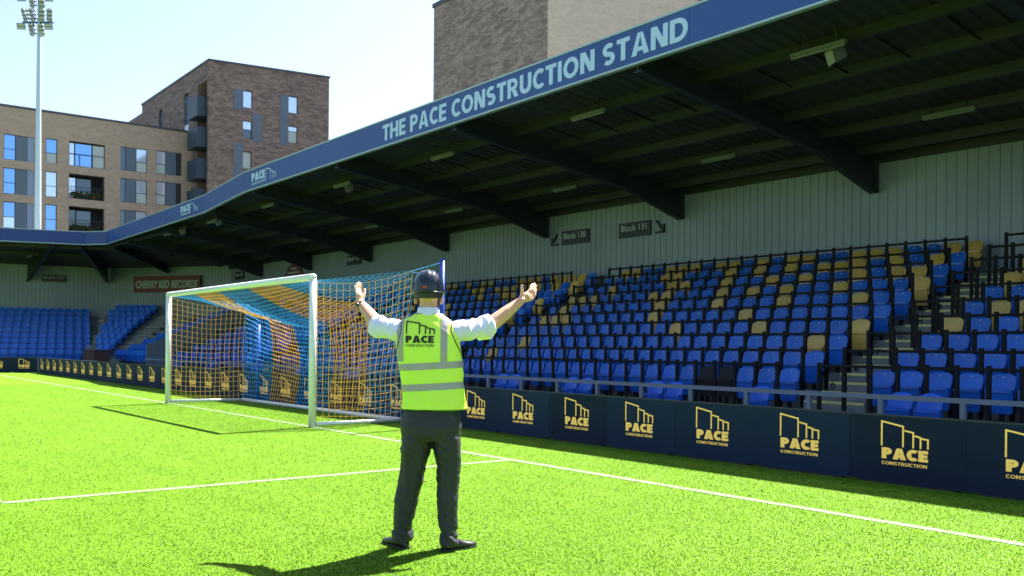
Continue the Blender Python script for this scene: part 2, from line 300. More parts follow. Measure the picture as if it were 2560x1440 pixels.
# ------------------------------------------------------------------ ground, pitch, lines
b = MB(); b.add([(-600, -600, -.12), (600, -600, -.12), (600, 600, -.12), (-600, 600, -.12)], [(0, 1, 2, 3)])
tag(b.build('ground', M['ground']), None, None, kind='structure')
b = MB(); b.add([(-34.5, -110, 0), (40, -110, 0), (40, 3.2, 0), (-34.5, 3.2, 0)], [(0, 1, 2, 3)])
b.add([(-62, -60, -.002), (-34.5, -60, -.002), (-34.5, 3.2, -.002), (-62, 3.2, -.002)], [(0, 1, 2, 3)])
tag(b.build('pitch', M['grass']), None, None, kind='structure')
LW = .055
def line_rect(name, x0, x1, y0, y1):
    b = MB(); n = max(1, int(max(x1 - x0, y1 - y0) / .25)); rnd = random.Random(name)
    horiz = (x1 - x0) > (y1 - y0); vs = []; fs = []
    for i in range(n + 1):
        t = i / n; j0 = rnd.uniform(-.008, .008); j1 = rnd.uniform(-.008, .008)
        if horiz: x = x0 + (x1 - x0) * t; vs += [(x, y0 + j0, .004), (x, y1 + j1, .004)]
        else: y = y0 + (y1 - y0) * t; vs += [(x0 + j0, y, .004), (x1 + j1, y, .004)]
    for i in range(n): fs.append((2 * i, 2 * i + 1, 2 * i + 3, 2 * i + 2))
    b.add(vs, fs); return tag(b.build(name, M['linew']), None, None, kind='structure')
line_rect('goal_line', -34, 38, -LW, LW)
line_rect('goal_area_line', 5.38 - LW, 5.38 + LW, -5.5, -LW)
line_rect('goal_area_front_line', -12.82, 5.38 - LW, -5.5 - 2 * LW, -5.5)

def grass_blades():
    rng = np.random.default_rng(3)
    N = 1100000
    # polar samples round the camera so that density follows apparent size
    r = 3.4 * (34 / 3.4) ** (rng.random(N) ** 1.3); a = YAW + rng.uniform(-.62, .66, N)
    x = CAM.x + np.sin(a) * r; y = CAM.y + np.cos(a) * r
    k = (y < 1.93) & (x > -38) ; x = x[k]; y = y[k]; r = r[k]; n = len(x)
    h = rng.uniform(.004, .010, n) * (1 + .10 * r / 10); w = rng.uniform(.0014, .0026, n) * (1 + r / 8)
    th = rng.uniform(0, 2 * np.pi, n); ln = rng.uniform(-1.6, 1.6, n); ph = rng.uniform(0, 2 * np.pi, n)
    co = np.zeros((n, 3, 3), np.float32)
    co[:, 0, 0] = x - w * np.cos(th); co[:, 0, 1] = y - w * np.sin(th); co[:, 1, 0] = x + w * np.cos(th); co[:, 1, 1] = y + w * np.sin(th)
    co[:, 2, 0] = x + h * ln * np.cos(ph); co[:, 2, 1] = y + h * ln * np.sin(ph); co[:, 2, 2] = h
    me = bpy.data.meshes.new('grass'); me.vertices.add(n * 3); me.vertices.foreach_set('co', co.ravel())
    me.loops.add(n * 3); me.loops.foreach_set('vertex_index', np.arange(n * 3, dtype=np.int32))
    me.polygons.add(n); me.polygons.foreach_set('loop_start', np.arange(0, n * 3, 3, dtype=np.int32)); me.polygons.foreach_set('loop_total', np.full(n, 3, np.int32))
    me.update()
    ed = rng.uniform(-.02, .02, n)
    on = (np.abs(y) < LW + ed) | ((np.abs(x - 5.38) < LW + ed) & (y < .05) & (y > -5.6)) | ((np.abs(y + 5.5 + LW) < LW + ed) & (x < 5.43))
    fac = np.where(on & (rng.random(n) < .8), rng.uniform(.45, .9, n), 0).astype(np.float32)
    at = me.attributes.new('paint', 'FLOAT', 'POINT'); at.data.foreach_set('value', np.repeat(fac, 3))
    me.materials.append(M['blade']); o = bpy.data.objects.new('grass', me); C.objects.link(o)
    tag(o, 'short bright green pitch grass around the man', 'grass', kind='stuff')
grass_blades()
# ------------------------------------------------------------------ the stand
Y1, PITCH, Z1, RISE, YW = 7.978, .7738, 1.015, .3218, 15.37
FLOOR = lambda k: max(.0, Z1 - .75 + RISE * k); ROWY = lambda k: Y1 + PITCH * k; FRONT = lambda k: ROWY(k) - .474
ROOFZ = lambda y: 7.48 - .131 * (y - 6.59)
stand = tag(empty('football_stand', (-10, 11, 0)), 'covered football stand with blue fascia and pale ribbed back wall wrapping round the corner', 'stand')
off = Vector((-10, 11, 0))
def P(o):   # parent keeping world coordinates
    o.parent = stand; o.location = o.location - off; return o

b = MB()
for k in range(0, 10): b.box(-44, 24, FRONT(k), YW + .05, FLOOR(k) - RISE - .02, FLOOR(k))
b.box(-44, 24, 3.4, FRONT(0), -.1, .0)
corner_ends = {9: ((-49.95, 10.11), (-47.15, 11.98)), 8: ((-49.35, 9.57), (-46.59, 11.43)), 7: ((-48.35, 9.31), (-45.96, 10.91)), 6: ((-47.35, 9.05), (-45.43, 10.34)), 5: ((-46.66, 8.58), (-44.83, 9.81)), 4: ((-45.65, 8.33), (-44.16, 9.33)), 3: ((-45.05, 7.8), (-43.49, 8.85)), 2: ((-44.03, 7.55), (-42.87, 8.33)), 1: ((-43.02, 7.3), (-42.23, 7.83)), 0: ((-42.34, 6.82), (-41.54, 7.36))}
CU = Vector((.83, .557, 0)).normalized(); CN = Vector((-.557, .83, 0)).normalized()
SU = Vector((.22, .975, 0)).normalized(); SN = Vector((-.975, .22, 0)).normalized()
for k, (a, c) in corner_ends.items():
    A = Vector((*a, 0)) - CU * .4 - CN * .474; Bq = Vector((*c, 0)) + CU * 3.2 - CN * .474; d = CN * (.474 + .3 + PITCH * (9 - k))
    z0, z1 = FLOOR(k) - RISE - .03, FLOOR(k) - .006
    vs = [(*q.xy, z) for z in (z0, z1) for q in (A, Bq, Bq + d, A + d)]
    b.add(vs, [(0, 1, 2, 3), (4, 5, 6, 7), (0, 1, 5, 4), (1, 2, 6, 5), (2, 3, 7, 6), (3, 0, 4, 7)])
S0 = Vector((-44.39, 7.37, 0))
for k in range(10):
    A = S0 + SN * (PITCH * k - .474) + SU * .5; Bq = A - SU * 22; d = SN * (.474 + .3 + PITCH * (9 - k)); z0, z1 = FLOOR(k) - RISE - .03, FLOOR(k) - .012
    vs = [(*q.xy, z) for z in (z0, z1) for q in (A, Bq, Bq + d, A + d)]
    b.add(vs, [(0, 1, 2, 3), (4, 5, 6, 7), (0, 1, 5, 4), (1, 2, 6, 5), (2, 3, 7, 6), (3, 0, 4, 7)])
P(b.build('terrace', M['concrete']))
tag(MB().box(-34.4, 24, 3.21, 3.39, -.1, .02).build('walkway', M['concrete']), None, None, kind='structure')

def aisle(x0, x1, name='stair'):
    b = MB()
    for k in range(0, 10):
        f = FRONT(k); z = FLOOR(k); zl = FLOOR(k - 1) if k else 0.
        b.box(x0, x1, f - .36, f, zl, (zl + z) / 2, 0)
        b.box(x0 + .02, x1 - .02, f - .366, f - .30, (zl + z) / 2 - .035, (zl + z) / 2 + .01, 1)
        b.box(x0 + .02, x1 - .02, f - .006, f + .06, z - .035, z + .01, 1)
    P(b.build(name, [M['concrete'], M['nosing']]))
aisle(3.98, 5.2); aisle(-8.94, -7.92); aisle(-21.2, -19.9)
for k, ch in enumerate('BCDEFGHJKL'):
    z = (FLOOR(k) + (FLOOR(k - 1) if k else 0)) / 2
    P(place_text('row_letter', ch, (4.04, FRONT(k) - .366, z - .125), (1, 0, 0), (0, 0, 1), .10, .11, M['letter'], bold=.03, depth=.004))
# corner aisle
b = MB()
for k in range(0, 10):
    c = Vector((*corner_ends[k][1], 0)) + CU * 1.25 - CN * .474; z = FLOOR(k); zl = FLOOR(k - 1) if k else 0
    b.obox((*(c - CN * .18).xy, (zl + (z + zl) / 2) / 2), CU * .55, CN * .18, (0, 0, (z - zl) / 4 + .001), 0)
    b.obox((*(c + CN * .04).xy, z + .004), CU * .5, CN * .04, (0, 0, .006), 1); b.obox((*(c - CN * .33).xy, (z + zl) / 2 + .008), CU * .5, CN * .04, (0, 0, .006), 1)
P(b.build('stair', [M['concrete'], M['nosing']]))

# ribbed cladding
def ribbed(b, p0, p1, z0, z1, pitch=.25, g=.022, dep=.018, mi=0, zf=None):
    p0, p1 = Vector((*p0, 0)), Vector((*p1, 0)); d = (p1 - p0); L = d.length; d.normalize(); n = Vector((d.y, -d.x, 0)); prof = []
    x = 0
    while x < L:
        prof += [(x, 0), (min(L, x + pitch - g * 1.6), 0), (min(L, x + pitch - g * 1.3), dep), (min(L, x + pitch - g * .3), dep)]; x += pitch
    prof.append((L, 0)); vs = []; fs = []
    for u, w in prof:
        q = p0 + d * u - n * w; zt = zf(q) if zf else z1
        vs += [(q.x, q.y, z0), (q.x, q.y, zt)]
    for i in range(len(prof) - 1): fs.append((2 * i, 2 * i + 1, 2 * i + 3, 2 * i + 2))
    b.add(vs, fs, mi)
b = MB()
ribbed(b, (24, YW), (-43, YW), 2.9, 6.42); ribbed(b, (-43, YW), (-50.8, 10.05), 2.9, 6.6); ribbed(b, (-50.8, 10.05), (-53.3, -1), 2.9, 6.6); ribbed(b, (-53.3, -1), (-57.3, -14), 2.9, 6.6)
b.box(-43, 24, YW + .06, YW + .3, 0, 6.42); P(b.build('back_wall', M['clad']))

# roof
b = MB(); x = -43.; prof = []
while x < 24: prof += [(x, 0), (x + .17, 0), (x + .2, .035), (x + .3, .035), (x + .33, 0)]; x += .33
def fy(x): return 6.66 if x > -19.2 else (7.5 if x < -25.6 else 6.66 + (-19.2 - x) / 6.4 * .84)
vs = []; fs = []
for x_, w in prof: vs += [(x_, fy(x_), ROOFZ(fy(x_)) + w), (x_, YW + .02, ROOFZ(YW + .02) + w)]
for i in range(len(prof) - 1): fs.append((2 * i, 2 * i + 1, 2 * i + 3, 2 * i + 2))
b.add(vs, fs, 0)
FP = [(24, 6.59), (-19.3, 6.59), (-25.6, 7.32), (-41.9, 7.5), (-43.12, 6.6), (-44.2, 2.4), (-46.4, -6.5), (-49, -17)]
WP = [(24, 15.6), (-19.3, 15.6), (-25.6, 15.6), (-43.1, 15.6), (-51.0, 10.15), (-53.2, 2.4), (-55.5, -6.7), (-58.5, -17)]
for i in range(len(FP) - 1):     # flat top skin, and soffit for the corner and the side stand
    a, c, d, e = FP[i], FP[i + 1], WP[i + 1], WP[i]
    b.add([(*a, 7.80), (*c, 7.80), (*d, 6.72), (*e, 6.72)], [(0, 1, 2), (0, 2, 3)], 1)
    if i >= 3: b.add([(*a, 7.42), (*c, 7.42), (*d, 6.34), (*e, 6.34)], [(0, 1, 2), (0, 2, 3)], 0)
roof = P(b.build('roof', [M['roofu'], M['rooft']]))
def PR(o): o.parent = roof; return o
me = MB().box(-43, 24, -.035, .035, -.20, 0).box(-43, 24, -.035, .075, -.215, -.20).mesh('purlin', M['purlin'])
for y in (8.55, 9.97, 11.5, 12.95, 14.5): PR(inst('purlin', me, None, (0, y, ROOFZ(y))))
PR(inst('purlin', me, None, (0, 15.24, ROOFZ(15.24))))
me = MB().bar((0, 8.55, ROOFZ(8.55) - .14), (0, 9.97, ROOFZ(9.97) - .14), .03).mesh('tie_rod', M['black'])
for j in range(11):
    for q in (1.3, 2.6, 3.9, 5.2): PR(inst('tie_rod', me, None, (7.44 - 6.495 * j + q - 6.495, 0, 0)))
# rafters
poly = [(6.66, 6.93), (12.73, 6.12), (15.25, 5.38), (15.33, 5.42), (15.33, ROOFZ(15.33) - .01), (6.66, ROOFZ(6.66) - .01)]
b = MB(); b.prism(poly, -.012, .012, f=lambda u, v, t: (t, u, v))
for (y0, z0), (y1, z1) in ((poly[0], poly[1]), (poly[1], poly[2])): b.bar((0, y0, z0), (0, y1, z1), .2, .025)
b.box(-.1, .1, 15.29, 15.345, 5.4, ROOFZ(15.33) - .02)
me = b.mesh('rafter', M['rafter'])
poly2 = [(7.62, 6.80)] + poly[1:5] + [(7.62, ROOFZ(7.62) - .01)]; b2 = MB(); b2.prism(poly2, -.012, .012, f=lambda u, v, t: (t, u, v))
for (y0, z0), (y1, z1) in ((poly2[0], poly2[1]), (poly2[1], poly2[2])): b2.bar((0, y0, z0), (0, y1, z1), .2, .025)
b2.box(-.1, .1, 15.29, 15.345, 5.4, ROOFZ(15.33) - .02); me2 = b2.mesh('rafter', M['rafter'])
for j in range(-2, 7): P(inst('rafter', me if j < 4 else me2, None, (.944 - 6.4959 * j, 0, 0)))
def slant_rafter(a, c, za, zc, zt):
    a, c = Vector((*a, 0)), Vector((*c, 0)); d = (c - a).normalized(); n = Vector((-d.y, d.x, 0)) * .012; b = MB()
    vs = [(*(q + s * n).xy, z) for s in (-1, 1) for q, z in ((a, za), (c, zc), (c, zt), (a, 7.4))]
    b.add(vs, [(0, 1, 2, 3), (4, 5, 6, 7), (0, 1, 5, 4), (1, 2, 6, 5), (3, 0, 4, 7), (2, 3, 7, 6)])
    b.bar((*a.xy, za), (*c.xy, zc), .22, .03); P(b.build('rafter', M['rafter']))
slant_rafter((-42.3, 7.9), (-46.9, 12.65), 6.9, 5.97, 6.4); slant_rafter((-43.3, 6.4), (-50.7, 9.9), 6.9, 5.4, 6.4)
slant_rafter((-43.6, 5.0), (-51.8, 5.2), 6.9, 5.34, 6.4); slant_rafter((-45.0, -1.2), (-53.3, -1.0), 6.9, 5.34, 6.4)
for y0, y1 in (((-45.6, 2.0), (-43.4, 9.1)), ((-48.8, 1.5), (-47.2, 7.8))):
    b = MB().bar((*y0, 7.1 - .06 * abs(y0[0] + 44)), (*y1, 7.1 - .06 * abs(y0[0] + 44)), .08, .22); PR(b.build('purlin', M['purlin']))
b = MB().bar((-43.0, 7.8, 7.0), (-30.2, 8.2, 7.0), .06, .16); PR(b.build('purlin', M['purlin']))

# fascia
fas = bpy.data.objects.new('fascia', bpy.data.meshes.new('fascia')); C.objects.link(fas); P(fas); TRIM = MB()
ZF, ZT = 7.06, 7.84
def fascia_run(a, c, n, m):
    a, c = Vector((*a, 0)), Vector((*c, 0)); d = (c - a) / n; u = d.normalized(); w = Vector((u.y, -u.x, 0))
    if w.dot(Vector((CAM.x, CAM.y, 0)) - a) < 0: w = -w
    for i in range(n):
        q = a + d * (i + .5); b = MB(); b.obox((*(q - w * .05).xy, (ZF + ZT) / 2), d / 2 - u * .004, w * .05, (0, 0, (ZT - ZF) / 2 - .04))
        b.build('fascia_panel', M[m[i % len(m)]], fas)
    q = (a + c) / 2
    for z in (ZF + .02, ZT - .02):
        TRIM.obox((*(q - w * .045).xy, z), (c - a) / 2 + u * .004, w * .06, (0, 0, .02))
fascia_run((24, 6.59), (-19.3, 6.59), 14, ['fascia', 'fascia', 'fascia'])
fascia_run((-19.3, 6.59), (-25.6, 7.32), 2, ['fascia']); fascia_run((-25.6, 7.32), (-41.9, 7.5), 6, ['fascia'])
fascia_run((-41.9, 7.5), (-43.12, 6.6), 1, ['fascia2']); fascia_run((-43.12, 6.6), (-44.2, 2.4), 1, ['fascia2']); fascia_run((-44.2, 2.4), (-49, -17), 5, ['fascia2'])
fas.data = TRIM.mesh('fascia', M['trim'])
stroke_text('lettering', 'THE PACE CONSTRUCTION STAND', (-9.05, 6.59, 7.225), (1, 0, 0), (0, 0, 1), 11.37, .45, M['sky'], fas, t=.225, depth=.008, gap=.095)

def logo_lines(b, o, u, v, n, w, h, lw, mi=0, cut=1):   # the stepped outline of four blocks: coordinates in the logo's own frame
    segs = [((0, .0), (0, 1.)), ((0, 1.), (.47, .83)), ((.47, .83), (.47, .0)), ((.52, .66), (.69, .60)), ((.69, .60), (.69, .0)), ((.735, .47), (.845, .42)), ((.845, .42), (.845, .0)), ((.885, .38), (1., .35)), ((1., .35), (1., .0))]
    for p, q in segs:
        p = o + u * (p[0] * w) + v * (p[1] * h); q = o + u * (q[0] * w) + v * (q[1] * h); d = (q - p).normalized(); s = n.cross(d)
        p = p - d * lw / 2; q = q + d * lw / 2
        for i in range(cut): b.obox(p.lerp(q, (i + .5) / cut), (q - p) / cut / 2, s * lw / 2, n * .002, mi)
def fascia_logo(x0, x1, y):
    w = x1 - x0; e = fas
    z = 7.22; u = Vector((1, 0, 0)); v = Vector((0, 0, 1))
    stroke_text('lettering', 'PACE', (x0, y, z + .14), u, v, w * .56, .30, M['sky'], e, t=.29, depth=.008, gap=.05)
    stroke_text('lettering', 'CONSTRUCTION', (x0, y, z), u, v, w * .56, .09, M['sky'], e, t=.15, depth=.008, gap=.14)
    b = MB(); logo_lines(b, Vector((x0 + w * .60, y - .005, z + .05)), u, v, Vector((0, -1, 0)), w * .40, .40, .035); b.build('emblem', M['sky'], e)
fascia_logo(-18.55, -16.4, 6.585); fascia_logo(-28.5, -26.3, 7.30)

# signs on the back wall
def block_sign(no, x0, z0, arrow, lab, y=YW, w=1.44, h=.49):
    t = empty('block_sign', (x0 + w / 2, y, z0)); tag(t, lab, 'sign', 'block signs on the back wall of the stand')
    MB().box(-w / 2, w / 2, -.06, -.02, 0, h).build('panel', M['signb'], t)
    place_text('lettering', 'Block %d' % no, (-w / 2 + .12, -.062, h * .42), (1, 0, 0), (0, 0, 1), w * .8, h * .42, M['signw'], t, bold=.01)
    if arrow:
        s = arrow; b = MB(); cx = s * (w / 2 + .38); b.bar((cx - s * .12, -.04, h * .88), (cx + s * .10, -.04, h * .3), .07, .07)
        b.bar((cx + s * .17, -.04, h * .62), (cx + s * .17, -.04, h * .08), .07, .07); b.bar((cx - s * .16, -.04, h * .11), (cx + s * .2, -.04, h * .11), .07, .07); b.build('arrow', M['signb'], t)
    return t
block_sign(130, -11.21, 5.04, -1, 'Block 130 sign with black arrow pointing down to the left')
block_sign(131, -8.3, 5.03, 1, 'Block 131 sign with black arrow pointing down to the right')
block_sign(129, -27.5, 5.36, 0, 'small dark Block 129 sign behind a rafter above the goal net')
block_sign(128, -42.2, 5.4, 0, 'small dark Block 128 sign on the wall just above the goal crossbar')
t = block_sign(127, 0, 0, 0, 'dark Block 127 sign on the far left wall under the side stand roof', w=1.5, h=.45)
t.location = (-51.5, 6.75, 5.35); t.rotation_euler = (0, 0, math.atan2(SU.y, SU.x))
for ch in t.children: ch.location.y -= .04
t = tag(empty('sponsor_sign', (-46.9, 12.64, 4.9)), 'long dark red CHERRY RED RECORDS sign on the corner wall', 'sign'); t.rotation_euler = (0, 0, math.atan2(CU.y, CU.x))
MB().box(-2.6, 2.6, -.16, -.08, -.16, .88).build('panel', M['red'], t)
place_text('lettering', 'CHERRY RED RECORDS', (-2.42, -.165, .08), (1, 0, 0), (0, 0, 1), 4.85, .52, M['signp'], t, bold=.045, shear=.25)
t = tag(empty('crest_sign', (-33.6, YW, 4.9)), 'dark red dome topped sign on the wall behind the goal crossbar', 'sign')
b = MB(); n = 14; poly = [(-2.1, 0), (2.1, 0), (2.1, .28), (1.25, .34)] + [(.98 * math.cos(a), .34 + .62 * math.sin(a)) for a in [math.pi * i / n for i in range(1, n)]] + [(-1.25, .34), (-2.1, .28)]
b.prism(poly, -.10, -.03, f=lambda u, v, t_: (u, t_, v)); b.build('panel', M['red'], t)
b = MB(); b.box(-.35, .35, -.106, -.10, .66, .74); b.box(-.75, .75, -.106, -.10, .42, .52); b.build('faded_lettering', M['signp'], t)

# strip lights and floodlights hanging under the roof
def strip(x, y, z, lab, L=1.2):
    t = tag(empty('strip_light', (x, y, z)), lab, 'light', 'strip lights hanging under the stand roof')
    b = MB(); b.box(-L / 2, L / 2, -.05, .05, -.03, .03); b.tube([(-L / 2 + .02, 0, -.05), (L / 2 - .02, 0, -.05)], .035, 8); b.build('batten', M['fit'], t)
    b = MB(); b.tube([(-L / 3, 0, .03), (-L / 3, 0, ROOFZ(y) - z)], .008, 5); b.tube([(L / 3, 0, .03), (L / 3, 0, ROOFZ(y) - z)], .008, 5); b.build('hanger', M['black'], t)
    return t
for i in range(7):
    x = 4.03 - 6.2 * i
    strip(x, 8.2, 6.92, 'pale strip light near the roof edge, %s from the right' % ORD[i], L=1.15)
    strip(x + .05, 12.9, 6.47, 'pale strip light near the back wall, %s from the right' % ORD[i], L=1.15)
strip(-47.5, 4.5, 6.6, 'dim strip light under the side stand roof near the corner', L=1.6)
def flood(x, y, z, lab):
    t = tag(empty('floodlight', (x, y, z)), lab, 'floodlight', 'box floodlights under the stand roof')
    b = MB(); b.add([(-.17, -.12, .14), (.17, -.12, .14), (.17, -.12, -.16), (-.17, -.12, -.16), (-.11, .14, .08), (.11, .14, .08), (.11, .14, -.10), (-.11, .14, -.10)], [(4, 5, 6, 7), (0, 1, 5, 4), (1, 2, 6, 5), (2, 3, 7, 6), (3, 0, 4, 7)])
    b.build('housing', M['fit'], t, bevel=.01); MB().box(-.15, .15, -.135, -.118, -.14, .12).build('lens', M['lamp'], t)
    b = MB(); b.tube([(-.2, 0, 0), (-.2, 0, .22), (.2, 0, .22), (.2, 0, 0)], .012, 6); b.tube([(0, 0, .22), (0, 0, ROOFZ(y) - z)], .015, 6); b.build('bracket', M['dsteel'], t)
    for c in t.children: c.rotation_euler = (R(18), 0, 0) if c.name.startswith(('housing', 'lens')) else (0, 0, 0)
    t.rotation_euler = (0, 0, R(-35))
flood(4.25, 8.45, 6.8, 'pale box floodlight beside the nearest strip light at upper right')
flood(-14.5, 8.45, 6.8, 'pale box floodlight beside the front strip light in the middle of the roof')
flood(-26.6, 8.4, 6.85, 'pale box floodlight under the roof above the goal')
flood(-31.1, 8.3, 6.85, 'small pale box floodlight farthest left under the main roof')

# ------------------------------------------------------------------ seats
def seat_meshes(m, sfx=''):
    # backrest: rounded shell
    def shell(n=9, k=8):
        vs = []; fs = []
        for side in (0, 1):
            for j in range(k + 1):
                v = j / k; z = .40 + .35 * v; w = .188 + .018 * math.sin(v * 2.2)
                if v > .72: w *= math.sqrt(max(0.02, 1 - ((v - .72) / .30) ** 2 * .55))
                for i in range(n + 1):
                    u = -1 + 2 * i / n; y = -.055 + .115 * v - .04 * u * u + (.028 if side else 0)
                    vs.append((u * w, y, z - (.03 * abs(u) ** 4 * (v > .9))))
        off_ = (n + 1) * (k + 1)
        for j in range(k):
            for i in range(n):
                a = j * (n + 1) + i; fs += [(a, a + 1, a + n + 2, a + n + 1), (off_ + a, off_ + a + n + 1, off_ + a + n + 2, off_ + a + 1)]
        ring = [i for i in range(n + 1)] + [(n + 1) * j + n for j in range(1, k + 1)] + [(n + 1) * k + i for i in range(n - 1, -1, -1)] + [(n + 1) * j for j in range(k - 1, 0, -1)]
        for q in range(len(ring)): a, c = ring[q], ring[(q + 1) % len(ring)]; fs.append((a, c, c + off_, a + off_))
        return vs, fs
    vs, fs = shell(); b = MB(); b.add(vs, fs); back = b.mesh('backrest' + sfx, m, True)
    # folded pan: tray with a projecting lip
    b = MB(); poly = [(-.17, .49), (.17, .49), (.195, .46), (.175, .17), (.15, .13), (-.15, .13), (-.175, .17), (-.195, .46)]
    b.prism(poly, -.12, -.075, f=lambda u, v, t: (u, t + (.49 - v) * .16, v)); b.prism([(-.20, .50), (.20, .50), (.205, .455), (-.205, .455)], -.145, -.05, f=lambda u, v, t: (u, t, v))
    b.box(-.20, -.186, -.13, -.02, .28, .47); b.box(.186, .20, -.13, -.02, .28, .47)
    pan = b.mesh('seat_pan' + sfx, m)
    return back, pan
SB = {'blue': seat_meshes(M['blue']), 'yellow': seat_meshes(M['yellow']), 'bright': seat_meshes(M['blueA']), 'dark': seat_meshes(M['dark'])}
b = MB(); b.box(-.03, .03, -.05, .0, 0, .42); b.box(-.20, .20, -.055, -.02, .30, .34); b.box(-.205, -.19, -.1, .02, .28, .36); b.box(.19, .205, -.1, .02, .28, .36); bracket = b.mesh('bracket', M['black'])
b = MB(); b.tube([(0, .045, .690), (0, .024, .684)], .013, 10); disc = b.mesh('number_disc', M['badge'])

YEL = {0: [], 1: [], 2: [1], 3: [0, 5, 10], 4: [7, 13], 5: [2, 6, 10, 14], 6: [0, 4, 7, 9, 11, 15, 16], 7: [1, 2, 4, 7, 9, 12, 15, 16], 8: [1, 3, 5, 6, 7, 9, 11, 13, 17, 18], 9: [0, 1, 4, 5, 6, 9, 10, 12, 14, 15, 17, 18, 19]}
rnd = random.Random(11); seats = []
SP = .487
for k in range(10):
    for j in range(24):
        kind = 'yellow' if (j in YEL[k] or (j > 19 and rnd.random() < .05 * k)) else 'blue'
        if k == 0 and j in (3, 4): kind = 'dark'
        seats.append((3.65 - SP * j, k, kind, 'm', j))
    for j in range(26):
        kind = 'blue'
        if k >= 2 and rnd.random() < .05 * k: kind = 'yellow'
        if (k, j) in ((3, 0), (6, 0), (4, 1), (7, 0), (8, 1)): kind = 'yellow'
        if (k, j) in ((2, 0), (4, 0), (5, 0), (5, 1), (3, 1), (3, 2), (2, 1), (2, 2), (2, 3)): kind = 'blue'
        seats.append((5.51 + SP * j, k, kind, 'r', j))
    for j in range(21):
        kind = 'yellow' if (rnd.random() < .055 * k and k > 2 and (k, j) != (9, 0)) else 'blue'
        if (k, j) in ((9, 2), (9, 3), (8, 5), (9, 4), (7, 6)): kind = 'yellow'
        seats.append((-9.2 - SP * j, k, kind, 'l', j))
    for j in range(20): seats.append((-21.6 - SP * j, k, 'blue', 'l2', j))
    for j in range(16): seats.append((-34.0 - SP * j, k, 'blue', 'l3', j))
fr_pairs = [6.74, 6.26, 3.58, 1.54, 1.02, -1.07, -1.55, -3.64, -4.12, -6.3, -6.8, -11.6, -12.1, -15.2, -15.7, -19, -19.5, -24, -24.5, -28, -28.5]
for j, x in enumerate(fr_pairs): seats.append((x, -1, 'bright', 'f', j))
def sdata(x, k): return Vector((x, ROWY(k) if k >= 0 else 7.2, FLOOR(k) if k >= 0 else -.06))
def inview(p):
    d = p - CAM; z = d.dot(fw); u = d.dot(rt) / z
    return z > 0 and -.55 < u < .595
seats.sort(key=lambda s: (not inview(sdata(s[0], s[1])), (sdata(s[0], s[1]) - CAM).length))
ROWN = {-1: 'lowest ground-level row', **{k: '%s row up' % ORD[k] for k in range(10)}}
near, rest = seats[:300], seats[300:]
for x, k, kind, blk, j in near:
    t = empty('stadium_seat', sdata(x, k))
    nm = {'blue': 'blue', 'yellow': 'yellow', 'bright': 'bright blue', 'dark': 'black covered'}[kind]
    if blk == 'm': lab = '%s folded seat, %s, %s left of the right-hand steps' % (nm, ROWN[k], ORD[j])
    elif blk == 'r': lab = '%s folded seat, %s, %s right of the right-hand steps' % (nm, ROWN[k], ORD[j])
    elif blk == 'f': lab = '%s seat behind the grey front rail, %s from the right edge' % (nm, ORD[j])
    else: lab = '%s folded seat, %s, %s left of the middle steps' % (nm, ROWN[k], ORD[j])
    tag(t, lab, 'seat', 'folded seats in the stand')
    inst('backrest', SB[kind][0], t); inst('seat_pan', SB[kind][1], t); inst('bracket', bracket, t)
    if kind != 'dark': inst('number_disc', disc, t)
# all the smaller, more distant seats as one object
def to_arrays(me): return np.array([v.co[:] for v in me.vertices]), [tuple(p.vertices) for p in me.polygons]
b = MB(); parts = {q: [to_arrays(SB[q][0]), to_arrays(SB[q][1])] for q in ('blue', 'yellow', 'bright')}; br_ = to_arrays(bracket)
mi = {'blue': 0, 'yellow': 1, 'bright': 2, 'dark': 3}
def add_seat(pos, ang, kind, wx=1.0):
    c, s = math.cos(ang), math.sin(ang)
    for arr, fcs in parts['blue']: b.add([(pos.x + c * v[0] * wx - s * v[1], pos.y + s * v[0] * wx + c * v[1], pos.z + v[2]) for v in arr], fcs, mi[kind])
    arr, fcs = br_; b.add([(pos.x + c * v[0] - s * v[1], pos.y + s * v[0] + c * v[1], pos.z + v[2]) for v in arr], fcs, 3)
for x, k, kind, blk, j in rest:
    p = sdata(x, k)
    if p.x < 16: add_seat(p, 0, kind)
for k, (a, c) in corner_ends.items():
    a, c = Vector((*a, FLOOR(k))), Vector((*c, FLOOR(k))); n = int((c - a).length / SP) + 1
    for j in range(n): add_seat(c - CU * (SP * j + .15), math.atan2(CU.y, CU.x), 'blue')
for k in range(10):
    for j in range(26):
        q = S0 + SN * PITCH * k - SU * (SP * j + .3); q.z = FLOOR(k); add_seat(q, math.atan2(SU.y, SU.x), 'blue', 1.12)
o = b.build('stadium_seats', [M['blue'], M['yellow'], M['blueA'], M['black']])
tag(o, 'hundreds of small distant blue and yellow seats filling the far stand', 'seats', kind='stuff')

